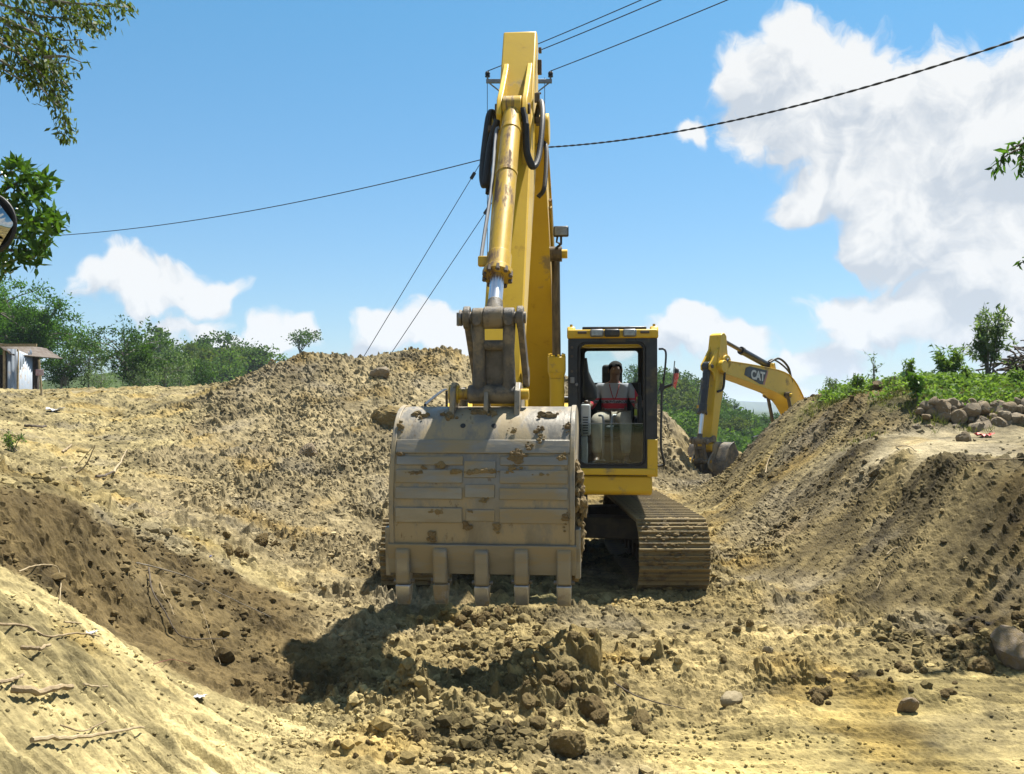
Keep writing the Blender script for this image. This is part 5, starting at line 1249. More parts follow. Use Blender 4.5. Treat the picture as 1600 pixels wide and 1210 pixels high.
# ------------------------------------------------------------------ plants on the right bank
def shoot_plant(name, px, py, D, h, nst, lean, ln, wd, per, mat, label, seed, droop=.1, stemmat=None, dx=0.0):
    p = W(px, py, D); p.z = gz_at(p.x, p.y) - .02; root = empty(name, p); r = np.random.default_rng(seed); lp, paths = [], []
    for i in range(nst):
        a = r.uniform(0, 6.28); l = lean * r.uniform(.3, 1); hh = h * r.uniform(.6, 1.02) if i else h
        tip = Vector((math.cos(a) * l * h + dx * h, math.sin(a) * l * h, hh)); mid = tip * .5 + Vector((0, 0, .10 * h))
        pts = [Vector((r.normal() * .03, r.normal() * .03, 0)), mid, tip]; paths.append((pts, .006 + .008 * h, .002))
        pp = np.array([tuple(q) for q in smoothpath(pts, 10)]); k = (r.uniform(0, 1, per) ** .7 * (len(pp) - 1)).astype(int)
        b = pp[k] + r.normal(size=(per, 3)) * .02 * h; d = r.normal(size=(per, 3)) + np.array([0, 0, .5])
        s = np.clip(k / len(pp), .25, 1); keep = s > .3
        lp.append(leaf_quads(b[keep], d[keep], ln, wd, r, r.uniform(0, 1, keep.sum()), droop))
        for q in range(5):                                  # side sprays
            j = int(r.uniform(.35, .95) * (len(pp) - 1)); e = pp[j] + r.normal(size=3) * .16 * h; e[2] += .06 * h; paths.append(([Vector(pp[j]), Vector((pp[j] + e) / 2), Vector(e)], .004, .0015))
            m = per // 4; f = r.uniform(0, 1, (m, 1)); b = pp[j] * (1 - f) + e * f + r.normal(size=(m, 3)) * .012 * h
            lp.append(leaf_quads(b, r.normal(size=(m, 3)), ln, wd, r, r.uniform(0, 1, m), droop))
    leaf_obj('foliage', lp, mat, root); limb_mesh('stem', paths, stemmat or M_bark2, root); tag(root, label, 'plant'); return root
shoot_plant('tall_shrub', 1545, 604, 17.2, 1.42, 9, .26, .11, .030, 110, L_grey, 'tallest shrub on the right bank with narrow grey green leaves', 201, .0)
shoot_plant('feathery_bush', 1482, 606, 17.0, .62, 11, .42, .10, .028, 70, L_plant, 'feathery green bush left of the tall shrub on the right bank', 202)
shoot_plant('sapling', 1366, 612, 16.6, .66, 2, .14, .075, .022, 16, L_grey, 'thin bare stemmed sapling with a few leaves against the sky', 203, .0, dx=-.05)
shoot_plant('wispy_weed', 1306, 616, 17.8, .40, 5, .55, .05, .014, 26, L_grey, 'wispy low weed nearest the crest of the right bank', 204)
shoot_plant('leafy_weed', 1340, 616, 16.8, .36, 6, .4, .07, .026, 30, L_plant, 'leafy green weed left of the sapling stem', 205)
shoot_plant('young_tree_plant', 1420, 614, 16.0, .50, 5, .25, .075, .026, 34, L_plant, 'young bright plant standing behind the end of the stone wall', 206)
shoot_plant('broadleaf_plant', 1432, 634, 14.9, .44, 5, .35, .12, .085, 12, L_gloss, 'broad leaved plant growing at the left end of the stone wall', 207, .3)
shoot_plant('leafy_weed', 1585, 612, 16.0, .32, 8, .5, .09, .03, 26, L_plant, 'bright leafy weed under the brush pile at the right edge', 208)
shoot_plant('leafy_weed', 1515, 616, 16.2, .30, 7, .6, .08, .028, 26, L_plant, 'low bright weed at the foot of the tall shrub', 209)
shoot_plant('seedling', 20, 695, 13.6, .26, 7, .5, .05, .02, 22, L_plant, 'small green plant alone on the pale left bank', 210)
# low creeping cover
r = np.random.default_rng(88); n = 2600
px = np.concatenate([r.uniform(1285, 1640, n // 2), r.uniform(1440, 1660, n // 2)]); py = 0; D = np.concatenate([r.uniform(15.4, 18.6, n // 2), r.uniform(14.5, 16.6, n // 2)])
X = (px - 800) / FPX * D; z, zw_, _ = terrain(X, D); keep = (zw_[:, 7] > .45) & (r.uniform(0, 1, n) < np.clip(.6 + 1.8 * fbm(X * 1.3, D * 1.3, 3, 501), .08, 1)); X, D, z = X[keep], D[keep], z[keep]
P_ = np.repeat(np.stack([X, D, z + .03], 1), 9, 0); hh = np.repeat(r.uniform(.02, .16, len(X)), 9); P_ += r.normal(size=P_.shape) * np.array([.07, .07, 0]); P_[:, 2] += hh * r.uniform(.2, 1, len(P_))
dr = r.normal(size=P_.shape); dr[:, 2] = np.abs(dr[:, 2]) * .6
lv1 = leaf_quads(P_, dr, .07, .042, r, np.repeat(r.uniform(0, .7, len(X)), 9) + r.uniform(0, .3, len(P_)))
tag(leaf_obj('creeping_plants', [lv1], L_plant), 'low creeping green leaves covering the top of the right bank', 'ground cover', kind='stuff')
n = 2400; px = r.uniform(1250, 1680, n); D = r.uniform(13.8, 19.5, n); X = (px - 800) / FPX * D; z, zw_, _ = terrain(X, D); keep = (zw_[:, 7] + .4 * zw_[:, 5] * (r.uniform(0, 1, n) < .25) > .35); X, D, z = X[keep], D[keep], z[keep]
P_ = np.repeat(np.stack([X, D, z], 1), 7, 0) + r.normal(size=(len(X) * 7, 3)) * np.array([.03, .03, 0]); dr = r.normal(size=P_.shape) * .45; dr[:, 2] = 1
tag(leaf_obj('dry_grass', [leaf_quads(P_, dr, .12, .010, r, r.uniform(0, 1, len(P_)), 0)], L_grass), 'thin dry grass on top of the right bank and terrace', 'grass', kind='stuff')

# brush pile of torn roots
bp_ = W(1592, 600, 17.6); bp_.z = gz_at(bp_.x, bp_.y); bpo = empty('brush_pile', bp_); rr_ = random.Random(6); mb = MB()
for i in range(120):
    c = Vector((rr_.gauss(.15, .34), rr_.gauss(0, .25), abs(rr_.gauss(.22, .24)))); d = Vector((rr_.gauss(0, 1), rr_.gauss(0, 1), rr_.gauss(0, .6))).normalized() * rr_.uniform(.12, .42)
    mb.tube(smoothpath([c - d, c + Vector((rr_.gauss(0, .05), rr_.gauss(0, .05), .06)), c + d], 4), 0, 5, [rr_.uniform(.008, .02)] * 9)
o = mb.build('tangled_roots', M_bark, bpo); o['kind'] = 'stuff'
mb = MB()
for i in range(5): lump_mesh('root_ball', 700 + i, (.12 * i - .05, .05 * (i % 2), .16 + .10 * (i % 3)), (.19, .19, .17), M_mudd, bpo)
tag(bpo, 'heap of tangled brown uprooted roots at the right edge behind the tall shrub', 'brush pile')

def crumbly(seed):
    """angular broken lump: a few big facets, many small chipped ones, fine grit"""
    v, f = ico(4); r = np.random.default_rng(seed); d = np.ones(len(v))
    for n_, lo, hi in ((9, .55, .95), (60, .86, 1.02)):
        k = r.normal(size=(n_, 3)); k /= np.linalg.norm(k, axis=1, keepdims=True); h = r.uniform(lo, hi, n_)
        vv = v * d[:, None]
        for a, b in zip(k, h):
            b_ = b * (1 if n_ < 20 else np.percentile(vv @ a, 99.2)); dp = v @ a; d = np.where(dp > .05, np.minimum(d, b_ / np.maximum(dp, .05)), d)
    for fr, am in ((5, .05), (11, .035)):
        a = r.normal(size=3) * fr; b = r.normal(size=3) * fr; d = d + am * np.sin(v @ a + 1) * np.sin(v @ b)
    d = d + r.normal(0, .018, len(v))
    return (v * d[:, None] * r.uniform(.8, 1.25, 3)).astype(np.float32), f
CRUMB = [crumbly(s) for s in range(7)]
M_clod = pm('clay_clod', (.30, .225, .098), (.24, .175, .076), 5, .96, 0, .9, 40, dirt=(.32, .24, .12), damt=.4, dscale=6, spec=.1)
M_clodd = pm('damp_clay_clod', (.24, .175, .076), (.18, .130, .056), 5, .95, 0, .9, 40, dirt=(.27, .19, .09), damt=.4, dscale=6, spec=.1)

# ------------------------------------------------------------------ rubble wall on the terrace
def stone_shape(seed):
    v, f = ico(3); r = np.random.default_rng(seed); k = r.normal(size=(9, 3)); k /= np.linalg.norm(k, axis=1, keepdims=True); h = r.uniform(.55, .9, 9); d = np.ones(len(v))
    for a, b in zip(k, h):
        dp = v @ a; d = np.where(dp > 1e-3, np.minimum(d, b / np.maximum(dp, 1e-3)), d)
    d = d + .025 * np.sin(v @ r.normal(size=3) * 7) + .015 * np.sin(v @ r.normal(size=3) * 15)
    return (v * d[:, None]).astype(np.float32), f
STONE = [stone_shape(s) for s in range(9)]
wl = empty('rubble_wall', W(1520, 672, 14.2)); inv_l = wl.location.copy(); rw = random.Random(9)
for row, (yy, n) in enumerate(((671, 21), (656, 21), (643, 21), (633, 20))):
    for i in range(n):
        px = 1434 + row * 4 + i * 17.5 + rw.uniform(-7, 7) + (10 if row == 1 else 0); D = 14.15 + .10 * row + rw.uniform(-.05, .05)
        p = W(px, yy + rw.uniform(-4, 4) - .012 * (px - 1430), D); s = rw.choice((.075, .10, .115, .135, .16)) * rw.uniform(.9, 1.1)
        lump_mesh('stone', 800 + row * 40 + i, p - inv_l, (s * rw.uniform(.9, 1.35), s * .9, s * rw.uniform(.75, 1.05)), [M_stone, M_stone2, M_stone][(i + row) % 3], wl, STONE, rot=(rw.uniform(-.3, .3), rw.uniform(-.6, .6), rw.uniform(-.5, .5)))
tag(wl, 'low dry wall of rounded field stones along the back of the terrace', 'wall', kind='thing')
def rock(name, px, py, s, mat, label, seed, sink=.3, sc=(1, 1, .8), group=None, cat='rock', lib=None):
    p = gpix(px, py); o = lump_mesh(name, seed, (p.x, p.y, p.z + s * sc[2] * (.8 - sink * 1.6)), (s * sc[0], s * sc[1], s * sc[2]), mat, None, lib or STONE)
    tag(o, label, cat, group); return o
rock('loose_stone', 1505, 690, .10, M_stone2, 'single small brown stone lying on the terrace before the wall', 901, .3, (1.3, 1, .7))
rock('boulder', 1580, 1025, .17, M_boul, 'large grey brown boulder half buried in dark soil at the right edge', 904, .35, (1.2, 1, .9))
rock('rock', 886, 1185, .10, M_clod, 'pale angular rock in front of the clay heap at the bottom', 907, .1, (.9, .9, 1.1), lib=CRUMB)
rock('rock', 1142, 1103, .075, pm('pale_stone', (.36, .29, .17), (.28, .22, .12), 4, .9, 0, .3), 'pale cream stone on the floor right of the heap', 909, .2, (.6, .8, 1.2))
rock('rock', 1415, 1112, .075, M_stone2, 'flat brown stone at the end of the right clod row', 911, .2, (1.5, 1, .6))
rock('rock', 1200, 1020, .05, pm('pale_stone', (.5, .45, .3)), 'small white stone between the track and the right clod row', 912, .2)
rock('rock', 480, 715, .20, M_stone2, 'brown boulder sticking out of the spoil heap slope', 915, .35, lib=CRUMB)
rock('flat_rock', 595, 590, .26, M_stone, 'flat pale slab of rock high on the spoil heap', 917, .25, (1.5, .7, .7))
rock('earth_block', 612, 660, .36, M_clod, 'big earthy block just left of the bucket top', 919, .45, (.9, .8, 1.2), lib=CRUMB)
litter_red = pm('red_plastic', (.6, .06, .04), None, 3, .5); litter_w = pm('white_litter', (.70, .70, .70), (.60, .60, .62), 8, .6)
def litter(name, px, py, s, mat, label, seed):
    r_ = np.random.default_rng(seed); p = gpix(px, py); n = 7; g_ = np.linspace(-1, 1, n); xx, yy = np.meshgrid(g_, g_)
    z = r_.uniform(0, .5, (n, n)) + .3 * xx * xx; V = np.stack([xx.ravel() * s * (1 + .2 * r_.normal(size=n * n)), yy.ravel() * s * .7, z.ravel() * s * .8], 1)
    F = np.array([[i * n + j, i * n + j + 1, (i + 1) * n + j + 1, (i + 1) * n + j] for i in range(n - 1) for j in range(n - 1)])
    o = np_mesh(name, V, F, mat, None, True); o.location = (p.x, p.y, p.z + .01); tag(o, label, 'litter'); o.modifiers.new('t', 'SOLIDIFY').thickness = .004
litter('plastic_scrap', 1538, 684, .10, litter_red, 'scrap of red plastic on the terrace before the stone wall', 1)
litter('plastic_scrap', 313, 1094, .03, litter_w, 'crumpled white plastic at the foot of the dark cut', 2)
litter('plastic_scrap', 142, 994, .03, litter_w, 'crumpled pale plastic scrap on the pale scraped slope', 3)
litter('plastic_scrap', 86, 645, .16, litter_w, 'white plastic scrap on the left bank below the marker stake', 4)
litter('plastic_scrap', 325, 873, .03, pm('blue_litter', (.05, .08, .35), None, 3, .5), 'tiny blue plastic scrap on the rubble left of the bucket', 5)

# ------------------------------------------------------------------ lumps of dug clay one can tell apart
rc = random.Random(21)
def heap_clods(n, pxr, pyr, sr, label, group, dark=.4, name='earth_clod'):
    for i in range(n):
        px, py = rc.uniform(*pxr), rc.uniform(*pyr); p = gpix(px, py); s = sr[0] + (sr[1] - sr[0]) * rc.random() ** 2.2
        o = lump_mesh(name, rc.randrange(7), (p.x, p.y, p.z + s * .05), (s * rc.uniform(.8, 1.25), s * rc.uniform(.8, 1.2), s * rc.uniform(.7, 1)), M_clodd if rc.random() < dark else M_clod, None, CRUMB, rot=(rc.uniform(0, 6), rc.uniform(0, 6), rc.uniform(0, 6)))
        tag(o, label, 'clod', group)
heap_clods(26, (790, 1010), (985, 1150), (.03, .11), 'lump of dug clay in the heap below the bucket teeth', 'clods of the central heap', .5)
heap_clods(12, (1030, 1250), (960, 1075), (.02, .06), 'small clay lump on the floor before the right track', 'clods before the track')
heap_clods(20, (1270, 1500), (1040, 1105), (.02, .08), 'clay lump in the low row across the right floor', 'clods of the right row', .4)
heap_clods(18, (1480, 1600), (950, 1060), (.03, .10), 'dark soil lump at the foot of the right bank', 'clods at the bank foot', .9)
heap_clods(16, (450, 780), (1100, 1200), (.02, .06), 'clay lump strewn on the floor in front of the bucket shadow', 'clods before the shadow', .3)
heap_clods(9, (350, 440), (840, 890), (.04, .11), 'clay lump in the small pile left of the bucket', 'clods of the left pile', .6)
heap_clods(8, (715, 800), (950, 990), (.06, .12), 'dark clay lump just under the middle bucket teeth', 'clods under the teeth', .9)
heap_clods(12, (600, 780), (960, 1060), (.02, .05), 'clay lump on the sunlit floor under the left teeth', 'clods under the left teeth', .3)

# ------------------------------------------------------------------ dry sticks and roots
def stick(name, pix, r0, r1, mat, label, lift=.02, group=None, cat='stick'):
    pts = []
    for (a, b) in pix:
        p = gpix(a, b); pts.append(p + Vector((0, 0, lift + r0)))
    q = [pts[0]]
    for p in pts[1:]:
        if abs(p.y - q[-1].y) > 2.2: p = p + (W(*[800 + p.x / p.y * FPX, HOR - (p.z - CAMZ) / p.y * FPX], q[-1].y) - p)
        q.append(p)
    pp = smoothpath(q, 6); n = len(pp); rd = random.Random(len(label))
    pp = [p + Vector((rd.gauss(0, 1), rd.gauss(0, 1), rd.gauss(0, 1))) * r0 * .22 for p in pp]
    mb = MB(); mb.tube(pp, r0, 7, [r0 + (r1 - r0) * i / (n - 1) for i in range(n)]); o = mb.build(name, mat); tag(o, label, cat, group)
stick('dry_stick', [(52, 1168), (110, 1166), (170, 1160), (226, 1148)], 0.0115, 0.0050, M_root, 'long pale dry stick near the bottom of the pale slope')
stick('dry_log', [(18, 1092), (60, 1098), (112, 1090)], 0.0187, 0.0130, M_wood, 'thick broken brown branch at the left edge of the pale slope')
stick('dry_stick', [(-5, 1078), (20, 1075), (38, 1066)], 0.0101, 0.0058, M_wood, 'short stick above the thick broken branch')
stick('dry_stick', [(-5, 985), (40, 990), (75, 1003), (120, 1004), (155, 1002)], 0.0072, 0.0043, M_wood, 'long thin crooked stick across the pale slope')
stick('dry_stick', [(35, 1022), (60, 1026), (78, 1020)], 0.0122, 0.0072, M_wood, 'short thick twig just below the long crooked stick')
stick('bent_root', [(30, 900), (60, 892), (88, 894), (95, 915), (93, 945)], 0.0050, 0.0029, M_root, 'bent pale root looping over the top of the pale slope')
stick('thin_root', [(240, 1043), (270, 1040), (304, 1043)], 0.0029, 0.0014, pm('red_root', (.25, .08, .05), (.18, .06, .04), 9, .8), 'thin reddish twig in the middle of the pale slope', .01)
stick('dry_stick', [(100, 985), (115, 980), (128, 982)], 0.0058, 0.0036, M_root, 'short pale twig beside the pale plastic scrap')
stick('dry_stick', [(95, 1145), (130, 1152), (165, 1140)], 0.0043, 0.0029, M_wood, 'thin dark twig above the long pale stick')
stick('dry_stick', [(130, 1085), (150, 1084), (168, 1082)], 0.0065, 0.0043, M_root, 'short pale stick right of the thick broken branch')
stick('hanging_root', [(212, 888), (250, 898), (300, 910), (360, 940), (425, 972)], 0.0058, 0.0029, pm('grey_root', (.30, .26, .20), (.2, .17, .13), 9, .9), 'long grey root trailing down over the dark cut', .02)
stick('hanging_root', [(250, 915), (256, 930), (266, 950), (272, 965)], 0.0043, 0.0022, M_root, 'short pale root hanging on the dark cut', .01)
stick('hanging_root', [(232, 900), (238, 940), (258, 975), (285, 1008), (355, 1016)], 0.0072, 0.0036, M_bark, 'dark root arching down the middle of the dark cut', .05)
stick('hanging_root', [(305, 940), (318, 970), (330, 1010), (345, 1045)], 0.0022, 0.0014, M_root, 'hair thin pale root on the right part of the dark cut', .03)
stick('dry_stick', [(178, 742), (188, 726), (198, 711)], 0.0216, 0.0086, M_root, 'pale split stick standing out on the left bank')
stick('dry_stick', [(119, 746), (135, 730), (149, 698)], 0.0144, 0.0058, M_root, 'curved pale stick on the left bank')
stick('dry_stick', [(95, 735), (118, 732), (145, 702)], 0.0101, 0.0043, M_root, 'thin pale stick crossing the curved stick on the left bank')
stick('dry_stick', [(38, 670), (55, 671), (72, 671)], 0.0288, 0.0216, M_bark, 'short dark log lying high on the left bank')
stick('dry_stick', [(98, 712), (106, 704), (112, 698)], 0.0216, 0.0108, M_wood, 'stubby brown stick on the left bank above the curved stick')
stick('dry_stick', [(150, 750), (165, 748), (176, 745)], 0.0216, 0.0144, M_bark, 'dark stub of wood beside the pale split stick')
stick('thin_branch', [(960, 1076), (985, 1095), (1020, 1112), (1072, 1117)], 0.0058, 0.0029, M_bark, 'thin dark branch lying at the right of the clay heap', .03)
stick('pale_root', [(1232, 700), (1240, 690), (1262, 678), (1286, 662)], 0.0115, 0.0050, M_root, 'forked pale root near the crest of the right bank', .02)
stick('pale_root', [(1196, 742), (1199, 728), (1206, 714)], 0.0101, 0.0043, M_root, 'short pale root near the left end of the right bank', .02)
stick('pale_root', [(1338, 775), (1352, 768), (1372, 752)], 0.0072, 0.0036, M_root, 'thin pale root half way down the right bank', .02)
stick('pale_root', [(1385, 872), (1395, 866), (1408, 860)], 0.0086, 0.0043, M_root, 'pale root stub low on the right bank face', .02)
stick('pale_root', [(1400, 700), (1420, 703), (1432, 709)], 0.0086, 0.0043, M_root, 'pale stick lying on the lip of the terrace', .01)
stick('pale_root', [(1373, 898), (1376, 910), (1370, 926)], 0.0043, 0.0022, M_root, 'hair thin root near the foot of the right bank', .02)
stick('pale_root', [(1290, 664), (1315, 663), (1345, 662)], 0.0072, 0.0043, M_root, 'straight pale root under the crest of the right bank', .01)
stick('dry_stick', [(1510, 728), (1545, 723), (1600, 724)], 0.0086, 0.0058, M_wood, 'long dry stick on the terrace lip at the right edge', .01)
stick('dry_stick', [(1480, 634), (1492, 626), (1502, 618)], 0.0101, 0.0058, M_root, 'pale stick leaning on top of the stone wall', .03)
for (a, b0_, b1_, lb_) in ((1397, 612, 588, 'pale dry stake standing among the weeds on the right bank'), (1386, 612, 590, 'leaning pale stake left of its twin among the weeds')):
    p0 = W(a, b0_ + 8, 16.3); p1 = W(a + (6 if a < 1390 else 1), b1_, 16.3); mb = MB(); mb.tube([p0, (p0 + p1) / 2, p1], .016, 6); tag(mb.build('weed_stake', M_root), lb_, 'stake')
sl = MB(); p = W(1590, 618, 15.6); sl.box(p, (.85, .5, .06)); sl.box(p + Vector((.1, .02, -.09)), (.6, .42, .10)); tag(sl.build('concrete_chunk', M_boul, bevel=.015), 'grey broken concrete slab among the weeds at the right edge', 'slab')
cb_ = lump_mesh('mossy_stone', 955, W(1374, 604, 16.4), (.15, .12, .09), M_mudd); tag(cb_, 'dark lump of earth among the weeds right of the sapling', 'clod')

# ------------------------------------------------------------------ tin hut and marker stake at the left
hut = empty('tin_hut', (-17.2, 32.6, gz_at(-17.2, 32.6)))
hz = hut.location.z
def hp(px, py, D): return W(px, py, D) - hut.location
def corr(name, a, b, zb, zt, mat, lab=None, pitch=.16, amp=.018, zt2=None):
    a, b = Vector(a), Vector(b); L = (b - a).length; n = max(8, int(L / pitch * 8)); d = (b - a).normalized(); nn = Vector((d.y, -d.x, 0)); vs, fs = [], []
    for i in range(n + 1):
        p = a + d * (L * i / n) + nn * amp * math.sin(i / 8 * 6.283); zz = zt + ((zt2 if zt2 is not None else zt) - zt) * i / n; vs += [(p.x, p.y, zb), (p.x, p.y, zz)]
    for i in range(n): fs.append((2 * i, 2 * i + 2, 2 * i + 3, 2 * i + 1))
    mb = MB(); mb.add(vs, fs); o = mb.build(name, mat, hut, ang=80); o.modifiers.new('t', 'SOLIDIFY').thickness = .006; return o
zf = W(0, 552, 32).z - hz; c1 = hp(11, 600, 31.6); c2 = hp(26, 600, 31.5); c3 = hp(50, 600, 33.0); cL = hp(-70, 600, 31.6); cB = hp(-75, 600, 34); cC = hp(42, 600, 34.6)
corr('front_sheet', (c1.x, c1.y, 0), (c2.x, c2.y, 0), -.5, zf + .12, M_tin, zt2=zf + .10)
corr('side_sheet', (c2.x + .01, c2.y + .02, 0), (c3.x, c3.y, 0), -.5, zf + .08, M_tin, zt2=zf - .04)
corr('back_sheet', (cL.x, cB.y, 0), (c3.x, c3.y + .5, 0), -.5, zf + .05, M_rust); corr('left_sheet', (cL.x, cL.y, 0), (cL.x, cB.y, 0), -.5, zf + .15, M_tin)
ls = corr('loose_sheet', (c2.x + .03, c2.y - .06, 0), (c3.x + .02, c3.y - .08, 0), zf - .62, zf + .02, pm('blue_grey_tin', (.24, .28, .34), (.18, .21, .26), 4, .5, .3), zt2=zf - .10); ls.rotation_euler = (0, 0, 0)
for v in ls.data.vertices:
    if v.co.z < zf - .3: v.co.z -= .45 * (v.co.x - c2.x) / max(.1, c3.x - c2.x) * .8
for q, xx in enumerate((c1.x - .06, c2.x, cL.x)):
    mb = MB(); mb.box((xx, c1.y - .05, zf / 2 - .2), (.07, .07, zf + .6)); mb.build('post', M_wood, hut)
rfm = MB(); n = 60; a0, a1 = cL.x - .3, c3.x + .18; vs, fs = [], []
for i in range(n + 1):
    x = a0 + (a1 - a0) * i / n; t = (x - a0) / (a1 - a0); z = zf + .36 - .06 * t - max(0, t - .72) * 1.35 + .018 * math.sin(i * 1.3)
    vs += [(x, c1.y - .18, z - .02), (x, c1.y + 3.3, z + .04)]
for i in range(n): fs.append((2 * i, 2 * i + 2, 2 * i + 3, 2 * i + 1))
rfm.add(vs, fs); ro = rfm.build('roof_sheet', M_rust, hut, ang=80); ro.modifiers.new('t', 'SOLIDIFY').thickness = .03
mb = MB(); mb.box((c1.x - .6, c1.y - .25, zf + .22), (3.4, .06, .09)); mb.build('roof_beam', M_wood, hut)
tag(hut, 'small shed of corrugated tin with a rusty sloping roof at the left edge', 'hut')
sk_ = empty('marker_stake', gpix(64, 618, 18)); mb = MB(); mb.tube([(0.02, 0, -.1), (0, 0, .3), (-.05, 0, .86)], .026, 8); mb.build('stake', M_root, sk_)
mb = MB(); mb.box((-.015, -.035, .55), (.19, .015, .15)); bd = mb.build('sign_board', pm('pink_white_board', (.60, .50, .50), (.50, .22, .26), 16, .7), sk_, bevel=.004)
tag(sk_, 'wooden survey stake with a small pinkish board right of the tin hut', 'stake')

# ------------------------------------------------------------------ round mirror at the left edge
mrp = W(-24, 350, 2.7); mro = empty('round_mirror', (mrp.x - .25, mrp.y + .05, gz_at(mrp.x - .25, mrp.y + .05))); lc = mrp - mro.location
mb = MB(); tor = [lc + Vector((.086 * math.cos(a), 0, .086 * math.sin(a))) for a in np.linspace(0, 6.283, 41)]; mb.tube(tor, .0055, 8); mb.build('rim', M_rub, mro)
v, f = ico(4); sel = v[:, 1] < -.80; v, f = prune(v, f[sel[f].all(1)]); mm, t_, b_ = new_mat('mirror_glass'); b_.inputs['Metallic'].default_value = 1; b_.inputs['Roughness'].default_value = .06; t_.put(b_.inputs['Base Color'], (.42, .43, .42))
vv = v.copy(); vv[:, 1] = (vv[:, 1] + .80) * .22; vv[:, 0] *= .085 / .6; vv[:, 2] *= .085 / .6; np_mesh('mirror_glass', vv + np.array(lc), f, mm, mro, True)
mb = MB(); mb.cyl(lc + Vector((0, .006, 0)), lc + Vector((0, .03, 0)), .083, .05, 32); mb.build('back_shell', M_rub, mro)
mb = MB(); mb.tube(smoothpath([lc + Vector((0, .03, 0)), lc + Vector((-.12, .05, -.02)), Vector((0, 0, lc.z - .1))], 5), .009, 8); mb.build('arm', M_blk, mro)
mb = MB(); mb.tube([(0, 0, -.2), (0, 0, lc.z - .1)], .016, 10); mb.build('post', M_blk, mro)
tag(mro, 'round black rimmed convex mirror cut off by the left edge', 'mirror')

# ------------------------------------------------------------------ power line
def pole(x, y, label, arm_yaw):
    z0 = gz_at(x, y, False) - .5; root = empty('utility_pole', (x, y, z0), arm_yaw); H = 12.42 - z0
    mb = MB(); mb.cyl((0, 0, 0), (0, 0, H + .5), .15, .085, 16); mb.build('pole', M_pole, root)
    mb = MB(); mb.box((0, -.10, H - .18), (2.05, .09, .12)); mb.build('cross_arm', M_galv, root, bevel=.01)
    for s in (-1, 1):
        mb = MB(); mb.tube([(s * .92, -.12, H - .25), (s * .06, -.12, H - .92)], .022, 6); mb.build('arm_brace', M_galv, root)
    for xx in (-.98, 0, .98):
        zz = H - .12 if xx else H + .5
        mb = MB(); mb.cyl((xx, -.10, zz), (xx, -.10, zz + .08), .03, n=10); ins = mb.build('insulator_pin', M_galv, root)
        mb = MB()
        for k in range(3): mb.cyl((xx, -.10, zz + .08 + k * .055), (xx, -.10, zz + .13 + k * .055), .085, .055, 16)
        mb.build('insulator', M_rub, ins)
    tag(root, label, 'utility pole'); return root, z0 + H
P1 = (.22, 30.0); P2 = (15.0, 12.4); P3 = (-37.0, 55.0)
pole(*P1, 'utility pole with a steel cross arm hidden behind the raised stick', R(0)); pole(*P2, 'utility pole outside the right edge that carries the wires on', R(-25))
def span(name, a, b, sag, r_, label, cat, n=40, twist=False):
    a, b = Vector(a), Vector(b); pts = [a.lerp(b, i / n) - Vector((0, 0, sag * 4 * (i / n) * (1 - i / n))) for i in range(n + 1)]
    mb = MB()
    if twist:
        n2 = n * 8
        for ph in (0, 3.1416):
            q = []
            for i in range(n2 + 1):
                t = i / n2; c = a.lerp(b, t) - Vector((0, 0, sag * 4 * t * (1 - t))); an = t * 240 + ph; q.append(c + Vector((.3 * math.cos(an), .3 * math.cos(an), math.sin(an))) * r_ * .6)
            mb.tube(q, r_ * .75, 5)
    else: mb.tube(pts, r_, 6)
    tag(mb.build(name, M_wire), label, cat)
zt = 12.42
yw = R(-25); cy_, sy_ = math.cos(yw), math.sin(yw)
for xx, lab in ((-.98, 'uppermost of the three power wires crossing the sky right of the boom'), (0, 'middle of the three power wires crossing the sky right of the boom'), (.98, 'lowest of the three power wires crossing the sky right of the boom')):
    zz = zt + .14 if xx else zt + .74
    span('power_wire', (P1[0] + xx, P1[1] - .1, zz), (P2[0] + xx * cy_, P2[1] + xx * sy_ - .1, zz + .55),   .25, .015, lab, 'wire')
span('telephone_cable', (P1[0] + .1, P1[1] - .12, 10.15), (P2[0], P2[1], 10.25), 1.12, .021, 'thick twisted black cable sagging across the cloud on the right', 'cable', 60, True)
span('telephone_cable', (P1[0] - .1, P1[1] - .12, 10.08), (P3[0], P3[1], 12.3), 1.35, .016, 'thin black cable crossing the sky left of the boom', 'cable', 60)
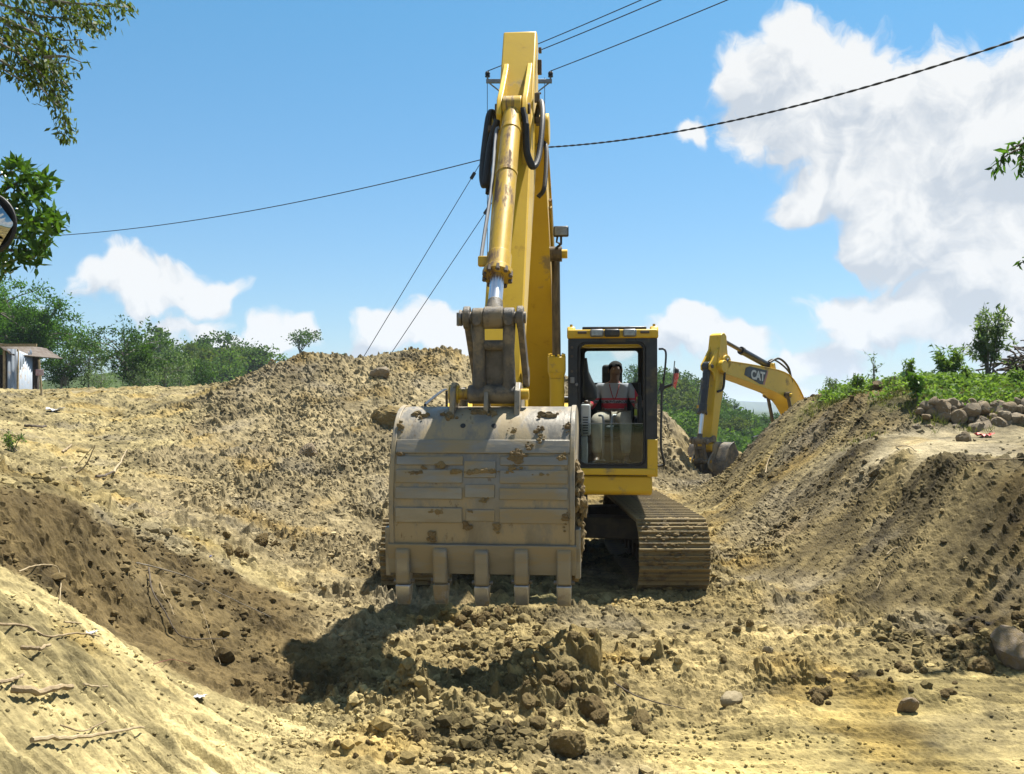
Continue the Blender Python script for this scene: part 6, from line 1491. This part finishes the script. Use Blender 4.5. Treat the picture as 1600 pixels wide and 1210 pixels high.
pz3 = gz_at(*P3, False); mb = MB(); mb.cyl((P3[0], P3[1], pz3 - .5), (P3[0], P3[1], 12.4), .15, .09, 14); mb.box((P3[0], P3[1], 12.1), (1.2, .1, .12)); tag(mb.build('cable_pole', M_pole), 'pole beyond the left trees that carries the thin cable', 'utility pole')
for k, (zt_, gx_, gy_, bead, lab) in enumerate(((11.55, -5.35, 28.6, .245, 'left of the two guy wires slanting down behind the spoil heap'), (9.6, -4.75, 28.6, .19, 'right of the two guy wires slanting down behind the spoil heap'))):
    a = Vector((P1[0] - .08, P1[1] - .1, zt_)); b = Vector((gx_, gy_, gz_at(gx_, gy_, False))); e = empty('guy_wire', b); mb = MB(); mb.tube([a - b, Vector((0, 0, 0))], .012, 6); mb.build('strand', M_wire, e)
    c = a.lerp(b, bead); d = (b - a).normalized(); mb = MB(); mb.cyl(c - d * .11 - b, c + d * .11 - b, .055, n=10); mb.build('bead_insulator', M_rub, e); tag(e, lab, 'wire')
for s, lab in ((-1, 'thin vertical wire dropping from the left end of the cross arm'), (1, 'thin vertical wire dropping from the right end of the cross arm')):
    x_ = P1[0] + s * (.99 if s < 0 else .80); mb = MB(); mb.tube([(x_, P1[1] - .05, gz_at(x_, P1[1], False)), (x_, P1[1] - .05, zt - .05)], .010, 6); tag(mb.build('drop_wire', M_wire), lab, 'wire')

# ------------------------------------------------------------------ thin air haze over the whole place
hz_ = MB(); hz_.box((0, 0, 27), (18800, 18800, 66)); hm = bpy.data.materials.new('haze_air'); hm.use_nodes = True
for nd in list(hm.node_tree.nodes): hm.node_tree.nodes.remove(nd)
ho = hm.node_tree.nodes.new('ShaderNodeOutputMaterial'); hv = hm.node_tree.nodes.new('ShaderNodeVolumePrincipled')
hv.inputs['Color'].default_value = (.72, .84, 1.0, 1); hv.inputs['Density'].default_value = .00030
hm.node_tree.links.new(hv.outputs[0], ho.inputs['Volume']); hzo = hz_.build('haze', hm, None, False); tag(hzo, kind='stuff')
scene.cycles.volume_bounces = 0
